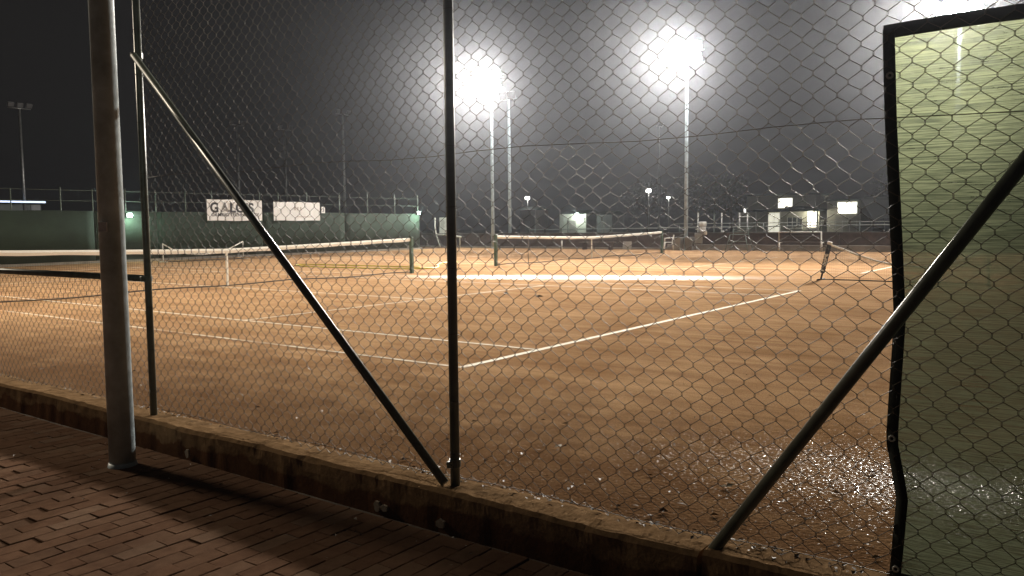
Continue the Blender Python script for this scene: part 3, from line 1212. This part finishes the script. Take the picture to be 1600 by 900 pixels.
# ------------------------------------------------------------------ far side of the courts
kb = thing('retaining_wall', 'low dark brown wall with pale concrete foot along the far side of the courts', 'wall', (0, 29.6, 0))
for i, (a, b) in enumerate([(-24, -12), (-12, -2.6), (-2.6, 6.4), (6.4, 16), (16, 30)]):
    mb = MB()
    mb.span((a + 0.01, -0.18, -0.1), (b - 0.01, 0.0, 0.10 if i < 2 else 0.30), bev=0.012)
    mb.build('concrete_foot', FARCONC, kb)
    mb = MB()
    mb.span((a + 0.005, 0.02, -0.1), (b - 0.005, 0.26, 0.90), bev=0.01)
    mb.build('wall_section', DARKWALL, kb)
    mb = MB()
    mb.span((a + 0.005, -0.01, 0.90), (b - 0.005, 0.29, 0.945), bev=0.008)
    mb.build('coping', simple('dark_coping', (0.085, 0.075, 0.058), 0.85, 0, 0.25, 4, 0.2), kb)
ra = thing('railing', 'thin pale pipe railing above the low brown wall on the far side', 'railing', (0, 31.0, 0))
for z, r in ((1.20, 0.028), (1.42, 0.020)):
    mb = MB()
    xa = -13 if z < 1.3 else -3
    mb.tube([(xa, 0, z - 0.08), (-4, 0, z - 0.02), (9, 0, z + 0.08), (20, 0, z + 0.08)] if xa < -5 else [(xa, 0, z - 0.01), (20, 0, z + 0.02)], r, 8)
    mb.build('rail', simple('dull_rail', (0.34, 0.35, 0.31), 0.5, 0.2, 0.15, 4, 0), ra, True)
for x in (-12.5, -10, -7.5, -5, -2.6, 2.2, 4.6, 7.0, 9.4, 11.8):
    mb = MB()
    mb.tube([(x, 0, 0), (x, 0, 1.44)], 0.022, 8)
    mb.build('rail_post', GREYGREEN, ra, True)


def gate_post(label, x, z0, z1, mat=WHITE):
    mb = MB()
    mb.tube([(0, 0, 0.0), (0, 0, z1)], 0.036, 8)
    mb.box((0, 0, z1 + 0.01), (0.09, 0.09, 0.02), bev=0.004)
    o = mb.build('marker_post', mat, None, True)
    o.location = (x, 31.6, 0.02)
    tag(o, label, 'post', 'short pale posts behind the railing')


gate_post('pale post above the white drum stack', -1.75, 0, 1.98)
gate_post('dull pale post between the white drum stack and the H frame', -0.80, 0, 1.96, GREYGREEN)
gate_post('bright white post left of the H-shaped frame', -0.36, 0, 1.95)
hf = thing('goal_frame', 'pale H-shaped pipe frame behind the railing near the umpire chair', 'frame', (0.62, 31.7, 0.02))
for x in (0.0, 0.44):
    mb = MB()
    mb.tube([(x, 0, 0), (x, 0, 1.96)], 0.034, 8)
    mb.build('upright', WHITE, hf, True)
mb = MB()
mb.tube([(-0.06, 0, 1.74), (0.6, 0, 1.74)], 0.03, 8)
mb.build('crossbar', WHITE, hf, True)
mb = MB()
mb.box((0.30, -0.02, 2.08), (0.11, 0.10, 0.22), bev=0.02)
mb.build('lamp_head', emit('dim_white_lamp', (1, 1, 0.95), 1.3), hf)

# white plastic chair
ch = thing('plastic_chair', 'white moulded plastic armchair at the foot of the right floodlight pole', 'chair', (-2.12, 28.6, 0), R(-150))
mb = MB()
mb.box((0, 0, 0.43), (0.46, 0.44, 0.035), bev=0.012)
mb.build('seat', WHITE, ch)
mb = MB()
for i in range(5):
    mb.box((-0.23 - 0.015 * i, 0, 0.50 + 0.075 * i), (0.03, 0.44 - 0.03 * i, 0.062), ry=R(-12), bev=0.008)
mb.box((-0.24, 0.2, 0.64), (0.035, 0.05, 0.40), ry=R(-12))
mb.box((-0.24, -0.2, 0.64), (0.035, 0.05, 0.40), ry=R(-12))
mb.build('backrest', WHITE, ch)
for sx in (-1, 1):
    for sy in (-1, 1):
        mb = MB()
        mb.tube([(sx * 0.20, sy * 0.19, 0.42), (sx * 0.25, sy * 0.23, 0.0)], [0.035, 0.022], 8)
        mb.build('leg', WHITE, ch, True)
for sy in (-1, 1):
    mb = MB()
    mb.tube([(-0.25, sy * 0.24, 0.66), (0.05, sy * 0.27, 0.66), (0.20, sy * 0.26, 0.63), (0.21, sy * 0.24, 0.43)], 0.022, 8)
    mb.build('armrest', WHITE, ch, True)


def bin_(label, x, y, w, h, mat):
    t = thing('waste_bin', label, 'bin', (x, y, 0), 0, 'grey bins by the right floodlight pole')
    mb = MB()
    k = w / 2
    mb.v = [(-k * .82, -k * .82, 0), (k * .82, -k * .82, 0), (k * .82, k * .82, 0), (-k * .82, k * .82, 0), (-k, -k, h), (k, -k, h), (k, k, h), (-k, k, h)]
    mb.f = [(3, 2, 1, 0), (4, 5, 6, 7), (0, 1, 5, 4), (1, 2, 6, 5), (2, 3, 7, 6), (3, 0, 4, 7)]
    mb.build('body', mat, t)
    mb = MB()
    mb.box((0, 0, h + 0.025), (w * 1.08, w * 1.08, 0.045), bev=0.012)
    mb.box((0, -k * 1.05, h + 0.03), (w * .4, 0.05, 0.03), bev=0.006)
    mb.build('lid', mat, t)


bin_('pale grey bin just left of the right floodlight pole', -1.62, 28.75, 0.42, 0.64, simple('pale_bin', (0.30, 0.30, 0.27), 0.5, 0, 0.1, 4, 0))
bin_('dark grey bin just right of the right floodlight pole', -0.98, 28.8, 0.42, 0.66, GREYPLASTIC)
st = thing('sign_panel', 'grey panel on two legs right of the floodlight pole bins', 'panel', (-0.5, 28.8, 0))
mb = MB()
mb.box((0, 0, 0.64), (0.44, 0.03, 0.52), bev=0.006)
mb.build('board', simple('panel_grey', (0.33, 0.33, 0.30), 0.6, 0, 0.12, 3, 0), st)
for x in (-0.17, 0.17):
    mb = MB()
    mb.tube([(x, 0.03, 0), (x, 0.03, 0.88)], 0.016, 6)
    mb.build('leg', GREYPLASTIC, st, True)
mb = MB()
mb.box((0.34, 0, 0.93), (0.26, 0.05, 0.20), bev=0.02, ry=R(8))
mb.build('side_plate', WHITE, st)
dr = thing('drum_stack', 'two white plastic drums stacked on the low wall behind the bins', 'drums', (-0.66, 29.72, 0.946))
for k, (z, r, h) in enumerate(((0.0, 0.17, 0.30), (0.31, 0.20, 0.26))):
    mb = MB()
    mb.tube([(0, 0, z), (0, 0, z + 0.03), (0, 0, z + h - 0.03), (0, 0, z + h)], [r * .9, r, r, r * .86], 16)
    mb.build('drum', WHITE, dr, True)
mb = MB()
mb.box((-0.30, 0, 0.16), (0.22, 0.10, 0.06), bev=0.01)
mb.build('spout', WHITE, dr)

uc = thing('umpire_chair', 'grey-green steel frame chair standing by the low brown wall', 'chair', (1.75, 28.7, 0))
for sx in (-1, 1):
    for sy in (-1, 1):
        mb = MB()
        mb.tube([(sx * 0.60, sy * 0.38, 0), (sx * 0.40, sy * 0.22, 0.82)] + ([(sx * 0.40, 0.24, 1.18)] if sy > 0 else []), 0.022, 8)
        mb.build('leg', GREYGREEN, uc, True)
    mb = MB()
    mb.tube([(sx * 0.52, -0.31, 0.34), (sx * 0.52, 0.31, 0.34)], 0.016, 6)
    mb.build('stretcher', GREYGREEN, uc, True)
mb = MB()
mb.box((0, 0, 0.84), (0.84, 0.48, 0.035), bev=0.008)
mb.build('seat', GREYGREEN, uc)
for z in (0.98, 1.10):
    mb = MB()
    mb.box((0, 0.25, z), (0.80, 0.02, 0.06), bev=0.004)
    mb.build('back_slat', GREYGREEN, uc)
for z in (0.22, 0.50):
    mb = MB()
    mb.tube([(-0.55 + z * .2, -0.33 + z * .15, z), (0.55 - z * .2, -0.33 + z * .15, z)], 0.016, 6)
    mb.build('step', GREYGREEN, uc, True)

fb = thing('pipe_bench', 'white pipe bench frame in front of the lit clubhouse', 'bench', (3.66, 29.05, 0))
mb = MB()
mb.tube([(0, 0, 0.0), (0, 0, 0.95), (2.05, 0, 0.95), (2.05, 0, 0.0)], 0.045, 10)
mb.build('back_frame', WHITE, fb, True)
for x in (0.14, 2.18):
    mb = MB()
    mb.tube([(x, -0.34, 0), (x, -0.34, 0.44), (x, 0.02, 0.44)], 0.03, 8)
    mb.build('leg', WHITE, fb, True)
for k, (y, z) in enumerate(((-0.3, 0.46), (-0.18, 0.46), (-0.06, 0.46), (0.03, 0.62), (0.03, 0.74))):
    mb = MB()
    mb.box((1.05, y, z), (2.0, 0.09 if k < 3 else 0.02, 0.025 if k < 3 else 0.08), bev=0.004)
    mb.build('slat', simple('dark_slat', (0.10, 0.075, 0.055), 0.7, 0, 0.3, 4, 0.2), fb)

# bench and board behind the far net
bb = thing('wooden_bench', 'dark low bench behind the far net, beside a small white board', 'bench', (-6.4, 28.4, 0))
for i in range(3):
    mb = MB()
    mb.box((0, -0.14 + 0.14 * i, 0.42), (2.2, 0.11, 0.035), bev=0.005)
    mb.build('seat_plank', simple('bench_wood', (0.15, 0.12, 0.09), 0.7, 0, 0.25, 3, 0.3), bb)
for x in (-0.85, 0.85):
    mb = MB()
    mb.box((x, 0, 0.2), (0.08, 0.38, 0.40), bev=0.008)
    mb.build('leg', DARKWALL, bb)
for z in (0.62, 0.78):
    mb = MB()
    mb.box((0, 0.22, z), (2.2, 0.025, 0.10), bev=0.004)
    mb.build('back_plank', MATS['bench_wood'], bb)
for x in (-0.85, 0.85):
    mb = MB()
    mb.box((x, 0.25, 0.58), (0.06, 0.03, 0.5), bev=0.004)
    mb.build('back_post', DARKWALL, bb)
wb = thing('court_board', 'small whitish board standing on the clay behind the far net', 'board', (-4.46, 28.3, 0))
mb = MB()
mb.box((0, 0, 0.25), (0.52, 0.03, 0.44), rx=R(-8), bev=0.006)
mb.build('panel', simple('board_face', (0.40, 0.38, 0.34), 0.6, 0, 0.1, 3, 0), wb)
for x in (-0.2, 0.2):
    mb = MB()
    mb.tube([(x, 0.02, 0.42), (x, 0.22, 0.0)], 0.012, 6)
    mb.build('prop', GREYPLASTIC, wb, True)
mb = MB()
mb.tube([(0, 0, 0), (0, 0, 0.46)], 0.045, 8)
mb.tube([(0, 0, 0.46), (0, 0, 0.50)], [0.055, 0.03], 8)
o = mb.build('bollard', WHITE, None, True)
o.location = (-8.86, 28.5, 0)
tag(o, 'short white bollard behind the middle of the far net', 'bollard')

# notice on a bent pipe stand in the dark gap at the end of the screen
nb = thing('notice_stand', 'white notice on a bent white pipe stand in the dark gap beside the screen', 'notice', (-18.4, 28.7, 0))
mb = MB()
mb.box((0.2, 0, 1.46), (0.62, 0.03, 1.02), bev=0.006)
b_ = mb.build('board', BANNER, nb)
mb = MB()
for i in range(9):
    mb.box((0.18 + random.uniform(-.03, .03), -0.019, 1.78 - i * 0.07), (0.30 + random.uniform(-.08, .06), 0.004, 0.022))
mb.build('print', simple('notice_print', (0.35, 0.35, 0.36), 0.7, 0, 0.1, 5, 0), b_)
mb = MB()
mb.tube([(-0.48, 0.0, 1.97), (-0.50, 0, 1.4), (-0.40, 0, 0.85), (-0.22, 0, 0.4), (-0.06, 0, 0.03)], 0.045, 8)
mb.build('bent_pipe', WHITE, nb, True)
mb = MB()
mb.tube([(-0.40, 0, 0.86), (0.5, 0, 0.84), (1.75, 0, 0.70)], 0.055, 8)
mb.build('crossbar', WHITE, nb, True)
mb = MB()
mb.tube([(1.6, 0.02, 0.0), (1.6, 0.02, 0.72)], 0.04, 8)
mb.build('leg', WHITE, nb, True)

# ------------------------------------------------------------------ clubhouse beyond
h = thing('clubhouse', 'pale lit clubhouse with dark overhanging roof behind the railing', 'building', (-8, 65, 0))


def hb(name, a, b, mat, parent=None, bev=0.0):
    mb = MB()
    mb.span((a[0] + 8, a[1] - 65, a[2]), (b[0] + 8, b[1] - 65, b[2]), bev=bev)
    return mb.build(name, mat, parent or h)


hb('wall', (-12.2, 65, -0.1), (-4.55, 72, 2.44), HOUSEWALL)
rf = hb('roof', (-10.2, 63.6, 2.45), (-4.2, 72.3, 2.66), ROOF, bev=0.03)
hb('ridge', (-7.6, 64.6, 2.665), (-5.8, 71, 2.92), ROOF, rf, 0.05)
hb('upper_wall', (-12.2, 67.5, 2.67), (-5.6, 72, 4.05), HOUSEWALL)
hb('upper_roof', (-12.5, 67.2, 4.055), (-5.3, 72.2, 4.2), ROOF)


def window(nm, x0, x1, z0, z1, y, mat, bars=1, parent=None):
    w = hb(nm, (x0, y - 0.03, z0), (x1, y - 0.006, z1), mat, parent)
    for (a, b) in (((x0 - 0.06, y - 0.07, z0 - 0.05), (x0, y - 0.004, z1 + 0.05)), ((x1, y - 0.07, z0 - 0.05), (x1 + 0.06, y - 0.004, z1 + 0.05))):
        hb('frame', a, b, WHITE, w)
    hb('sill', (x0 - 0.08, y - 0.12, z0 - 0.11), (x1 + 0.08, y - 0.004, z0 - 0.052), WHITE, w)
    for k in range(bars):
        xm = x0 + (x1 - x0) * (k + 1) / (bars + 1)
        hb('mullion', (xm - 0.02, y - 0.055, z0), (xm + 0.02, y - 0.031, z1), WHITE, w)
    return w


window('window', -9.12, -7.78, 2.86, 3.75, 67.5, WINDOW, 1)
window('door', -9.2, -8.1, 0.30, 2.36, 65, WINDOW2, 1)
window('window', -5.55, -4.75, 1.0, 2.36, 65, WINDOW, 0)  # glowing pane stands in for a brightly lit white wall
window('window', -7.4, -6.1, 0.95, 1.9, 65, DARKGLASS, 2)
for x in (-10.0, -7.7, -4.4):
    mb = MB()
    mb.tube([(x + 8, -1.2, 0), (x + 8, -1.2, 2.45)], 0.06, 8)
    mb.build('porch_post', WHITE, h, True)
ld = bpy.data.lights.new('porch_light', 'POINT')
ld.energy = 90
ld.color = (1.0, 0.95, 0.75)
ld.shadow_soft_size = 0.1
lo = bpy.data.objects.new('porch_light', ld)
COL.objects.link(lo)
lo.parent = h
lo.location = (2.9, -0.6, 2.2)
h2 = thing('pavilion', 'small pavilion with one big lit window right of the clubhouse', 'building', (-2.2, 65.5, 0))
_h = h


def pb(name, a, b, mat, parent=None, bev=0.0):
    mb = MB()
    mb.span((a[0] + 2.2, a[1] - 65.5, a[2]), (b[0] + 2.2, b[1] - 65.5, b[2]), bev=bev)
    return mb.build(name, mat, parent or h2)


pb('wall', (-4.0, 65.5, -0.1), (-1.1, 70, 3.35), HOUSEWALL)
pb('roof', (-4.2, 65.1, 3.36), (-0.95, 70.2, 3.5), ROOF, bev=0.03)
w = pb('window', (-3.07, 65.46, 2.2), (-1.41, 65.494, 3.2), WINDOW)
for a, b in (((-3.14, 65.42, 2.14), (-3.07, 65.496, 3.26)), ((-1.41, 65.42, 2.14), (-1.34, 65.496, 3.26))):
    pb('frame', a, b, WHITE, w)
pb('mullion', (-2.26, 65.43, 2.2), (-2.22, 65.459, 3.2), WHITE, w)
pb('balustrade', (-4.3, 64.6, 1.55), (-1.2, 64.66, 1.62), WHITE)
for i in range(6):
    pb('baluster', (-4.25 + i * 0.6, 64.6, 0.0), (-4.19 + i * 0.6, 64.66, 1.55), WHITE)
pb('side_wall', (-3.2, 65.0, 0.9), (-2.1, 65.2, 2.0), HOUSEWALL)

tn = thing('canopy', 'grey sloping canvas canopy right of the pavilion, half hidden by the cloth', 'canopy', (0, 65.5, 0))
mb = MB()
prof = [(-0.95, 3.42), (2.4, 3.42), (2.4, 1.9), (0.9, 1.7), (0.2, 1.55), (-0.35, 2.3)]
mb.v = [(p[0], -0.6, p[1]) for p in prof] + [(p[0], 1.4, p[1] + 0.25) for p in prof]
k = len(prof)
mb.f = [tuple(range(k)), tuple(range(2 * k - 1, k - 1, -1))] + [(i, k + i, k + (i + 1) % k, (i + 1) % k) for i in range(k)]
mb.build('canvas', simple('grey_canvas', (0.36, 0.37, 0.36), 0.8, 0, 0.1, 1, 0.1), tn)
for x, z in ((-0.2, 2.4), (2.2, 2.2), (0.8, 1.8)):
    mb = MB()
    mb.tube([(x, 0.4, 0), (x, 0.4, z)], 0.05, 8)
    mb.build('pole', STEEL, tn, True)


def hut(label, x0, x1, y, z1, dep, mat, lamp=None):
    t = thing('hut', label, 'hut', ((x0 + x1) / 2, y, 0), 0, 'small huts far beyond the courts')
    w = x1 - x0
    mb = MB()
    mb.span((-w / 2, 0, -0.1), (w / 2, dep, z1))
    mb.build('wall', mat, t)
    mb = MB()
    mb.v = [(-w / 2 - .2, -.3, z1), (w / 2 + .2, -.3, z1), (w / 2 + .2, dep + .2, z1), (-w / 2 - .2, dep + .2, z1), (-w / 2 - .2, dep / 2, z1 + .45), (w / 2 + .2, dep / 2, z1 + .45)]
    mb.f = [(3, 2, 1, 0), (0, 1, 5, 4), (2, 3, 4, 5), (1, 2, 5), (3, 0, 4)]
    mb.build('roof', ROOF, t)
    mb = MB()
    mb.span((-w * .2, -0.05, 0), (w * .12, -0.004, 1.95))
    mb.build('door', simple('hut_door', (0.22, 0.2, 0.17), 0.7, 0, 0.2, 3, 0), t)
    if lamp:
        mb = MB()
        mb.box((lamp, -0.5, z1 - 0.05), (0.4, 0.22, 0.22), bev=0.04)
        mb.build('lamp', SMALL_LAMP, t)
        ld = bpy.data.lights.new('lamp_light', 'POINT')
        ld.energy = 260
        ld.color = (0.85, 1.0, 0.92)
        ld.shadow_soft_size = 0.15
        lo = bpy.data.objects.new('lamp_light', ld)
        COL.objects.link(lo)
        lo.parent = t
        lo.location = (lamp, -1.0, z1 - 0.1)


hut('pale hut with a bright lamp seen above the middle of the far net', -39.2, -35.3, 75, 2.75, 3.5, HOUSEWALL, 0.95)
hut('dim pinkish hut left of the lamp-lit hut', -45.3, -42.9, 75, 3.4, 3, simple('dim_plaster', (0.22, 0.17, 0.15), 0.9, 0, 0.15, 2, 0))
hut('dim grey hut right of the lamp-lit hut', -34.4, -32.2, 76, 2.6, 3, simple('dim_grey', (0.20, 0.20, 0.18), 0.9, 0, 0.15, 2, 0))


def street_lamp(label, x, y, z, s=0.5):
    t = thing('street_lamp', label, 'street lamp', (x, y, 0), 0, 'distant street lamps')
    mb = MB()
    mb.tube([(0, 0, 0), (0, 0, z - 0.1)], [0.07, 0.045], 8)
    mb.build('post', STEEL, t, True)
    mb = MB()
    mb.box((0, -0.1, z), (s, 0.3, s * 0.7), bev=0.06)
    mb.build('lamp_head', STREET, t)


street_lamp('tiny distant lamp above the dim pinkish hut', -44.8, 76, 4.95)
street_lamp('tiny distant lamp left of the right floodlight pole, the brighter of two', -27.3, 76, 5.35, 0.55)
street_lamp('fainter tiny distant lamp nearest the right floodlight pole', -25.2, 77, 4.5, 0.3)

# sheds and unlit floodlight poles far left
sh = thing('far_shed', 'dim shed with a thin bluish strip light at the left edge', 'shed', (-45, 14, 0))
mb = MB()
mb.span((-6, -14, 0), (0, 1.7, 3.3))
mb.build('wall', simple('shed_wall', (0.16, 0.17, 0.16), 0.85, 0, 0.2, 1, 0.1), sh)
mb = MB()
mb.span((-6.3, -14.3, 3.31), (0.5, 1.9, 3.40))
mb.build('roof', ROOF, sh)
mb = MB()
mb.span((0.52, -14, 3.33), (0.60, 1.75, 3.45))
mb.build('strip_light', STRIP, sh)
mb = MB()
mb.span((0.01, 1.0, 2.1), (0.06, 1.6, 3.2))
mb.build('panel', simple('shed_panel', (0.3, 0.3, 0.3), 0.7, 0, 0.1, 1, 0), sh)

def far_pole(label, x, y, z, hd):
    t = thing('far_light_pole', label, 'light pole', (x, y, 0), 0, 'unlit light poles beyond the screen fence')
    mb = MB()
    mb.tube([(0, 0, 0), (0, 0, z)], [0.13, 0.08], 10)
    mb.build('shaft', STEEL, t, True)
    mb = MB()
    mb.tube([(0, -0.75, z + 0.02), (0, 0.75, z + 0.02)], 0.04, 6)
    mb.build('crossarm', STEEL, t, True)
    for k in range(hd):
        mb = MB()
        mb.box((0.12, 0, 0), (0.14, 0.42, 0.34), ry=R(30), bev=0.03)
        o = mb.build('floodlight', HOUSING, t)
        o.location = (0.0, -0.6 + 1.2 * k / max(1, hd - 1), z + 0.24)


far_pole('unlit grey light pole standing at the far left edge of the picture', -45, 14.6, 9.9, 3)
far_pole('faint slim pole above the larger banner', -46, 33.0, 10.5, 2)
far_pole('faint slim pole above the smaller banner', -45, 37.4, 10.4, 2)
far_pole('tall slim pole right of the smaller banner', -37, 37.3, 11.1, 2)
far_pole('faint slim pole above the H-shaped frame', -24, 72, 12.2, 2)

# ------------------------------------------------------------------ dark trees far behind


def tree(label, x, y, hgt, rad, seed):
    r = np.random.default_rng(seed)
    t = thing('tree', label, 'tree', (x, y, 0), 0, 'dark trees far behind the courts')
    mb = MB()
    mb.tube([(0, 0, -0.1), (0.1, 0, hgt * .3), (0.0, 0.1, hgt * .55), (0.1, 0, hgt * .8)], [0.24, 0.19, 0.12, 0.04], 8)
    for k in range(6):
        a = r.uniform(0, 6.28)
        z0 = hgt * r.uniform(.3, .55)
        mb.tube([(0, 0, z0), (math.cos(a) * rad * .4, math.sin(a) * rad * .4, z0 + hgt * .13), (math.cos(a) * rad * .75, math.sin(a) * rad * .75, z0 + hgt * .22)], [0.09, 0.06, 0.02], 6)
    mb.build('trunk', BARK, t, True)
    mb = MB()
    for c in range(34):
        a, q = r.uniform(0, 6.28), r.uniform(0, 1) ** .5
        zc = hgt * r.uniform(.42, .97)
        rr = rad * q * (1.05 - 0.6 * abs(zc / hgt - .62) / .4)
        cc = np.array([math.cos(a) * rr, math.sin(a) * rr, zc])
        for _ in range(70):
            p = cc + r.normal(0, 1, 3) * rad * .17
            u = r.normal(0, 1, 3)
            u /= np.linalg.norm(u)
            v = np.cross(u, r.normal(0, 1, 3))
            v /= np.linalg.norm(v)
            s = r.uniform(.10, .2)
            mb.poly([p - u * s, p + v * s * .5, p + u * s, p - v * s * .5])
    mb.build('crown', FOLIAGE, t)


tree('dark tree behind the left end of the clubhouse', -16.5, 74, 6.4, 2.8, 1)
tree('dark tree behind the pavilion', -1.0, 82, 7.0, 3.4, 2)
tree('dark tree between the distant lamps and the right floodlight pole', -25.5, 86, 7.5, 3.4, 3)
tree('dark tree right of the lamp-lit hut', -35.5, 92, 7.0, 3.6, 4)

# ------------------------------------------------------------------ litter
def leaf_mesh(mb, p, s, a, r, z0):
    u = np.array([math.cos(a), math.sin(a), 0.0])
    v = np.array([-math.sin(a), math.cos(a), 0.0])
    c = np.array([p[0], p[1], z0])
    l, w = s, s * r.uniform(.35, .55)
    hz = s * r.uniform(.10, .35)
    hk = s * r.uniform(.0, .2)
    pts = [c - u * l * .5, c - u * l * .1 + v * w * .5 + [0, 0, hz], c + u * l * .5 + [0, 0, hk], c - u * l * .1 - v * w * .5 + [0, 0, hz * r.uniform(.2, 1)]]
    k = len(mb.v)
    mb.v += [tuple(q) for q in pts]
    mb.f += [(k, k + 2, k + 1), (k, k + 3, k + 2)]


mb = MB()
for i in range(620):
    x = rng.uniform(7.5, 19)
    d_ = abs(rng.normal(0, 1.0)) * 0.9
    y = -8.29 + d_ * (1 + (i % 3 == 0) * 2.2)
    leaf_mesh(mb, (x, y), 0.010 + 0.045 * rng.uniform(0, 1) ** 2.6, rng.uniform(0, 6.28), rng, 0.005)
for i in range(420):
    x = rng.uniform(8.5, 19)
    leaf_mesh(mb, (x, -8.40 + rng.normal(0, .03)), rng.uniform(.015, .04), rng.uniform(0, 6.28), rng, 0.052)
for i in range(60):
    leaf_mesh(mb, (rng.uniform(9.5, 16), -8.64 - abs(rng.normal(0, .5))), rng.uniform(.015, .035), rng.uniform(0, 6.28), rng, -0.165)
o = mb.build('leaf_litter', LITTER)
o['label'] = 'dry brown leaves and twigs scattered along the foot of the fence'
o['category'] = 'leaf litter'
stuff(o)
mb = MB()
for i in range(70):
    x = rng.uniform(9.5, 17)
    y = -8.30 + abs(rng.normal(0, .35))
    leaf_mesh(mb, (x, y), rng.uniform(.008, .02), rng.uniform(0, 6.28), rng, 0.02 if y > -8.3 else 0.06)
for i in range(16):
    leaf_mesh(mb, (rng.uniform(11, 15.5), -8.62 - abs(rng.normal(0, .2))), rng.uniform(.010, .022), rng.uniform(0, 6.28), rng, -0.162)
o = mb.build('petal_litter', PETAL)
o['label'] = 'small pale petals and scraps scattered beside the concrete wall'
o['category'] = 'petals'
stuff(o)
for lab, p, s, a, mt in (('dark curled leaf on the sunlit-looking clay right of the middle post, left of two', (7.06, 1.7), .20, 2.6, LITTER),
                         ('dark curled leaf on the clay right of the middle post, right of two', (8.09, 1.43), .17, 0.6, LITTER),
                         ('white paper scrap on the dark clay left of the right brace', (15.47, -7.58), .07, 0.4, PETAL),
                         ('white scrap on the clay close right of the middle post', (14.29, -7.42), .05, 1.4, PETAL)):
    mb = MB()
    leaf_mesh(mb, (0, 0), s, a, rng, 0.008)
    leaf_mesh(mb, (0.02, 0.01), s * .8, a + .5, rng, 0.012)
    o = mb.build('fallen_leaf' if mt is LITTER else 'paper_scrap', mt)
    o.location = (p[0], p[1], 0)
    tag(o, lab.replace('sunlit-looking ', ''), 'leaf' if mt is LITTER else 'scrap')

# ------------------------------------------------------------------ thin mist added round the whole place to make the lamps glow
mb = MB()
mb.span((-195, -95, -1.5), (125, 215, 14.0))
hz = mb.build('haze', WHITE)
vm = bpy.data.materials.new('lamp_glow_mist')
vm.use_nodes = True
vt = vm.node_tree
vt.nodes.clear()
vo = vt.nodes.new('ShaderNodeOutputMaterial')
pv = vt.nodes.new('ShaderNodeVolumePrincipled')
pv.inputs['Color'].default_value = (0.86, 0.90, 1.0, 1)
pv.inputs['Density'].default_value = 0.00068
pv.inputs['Anisotropy'].default_value = 0.91
vt.links.new(pv.outputs[0], vo.inputs['Volume'])
hz.data.materials.clear()
hz.data.materials.append(vm)
stuff(hz)
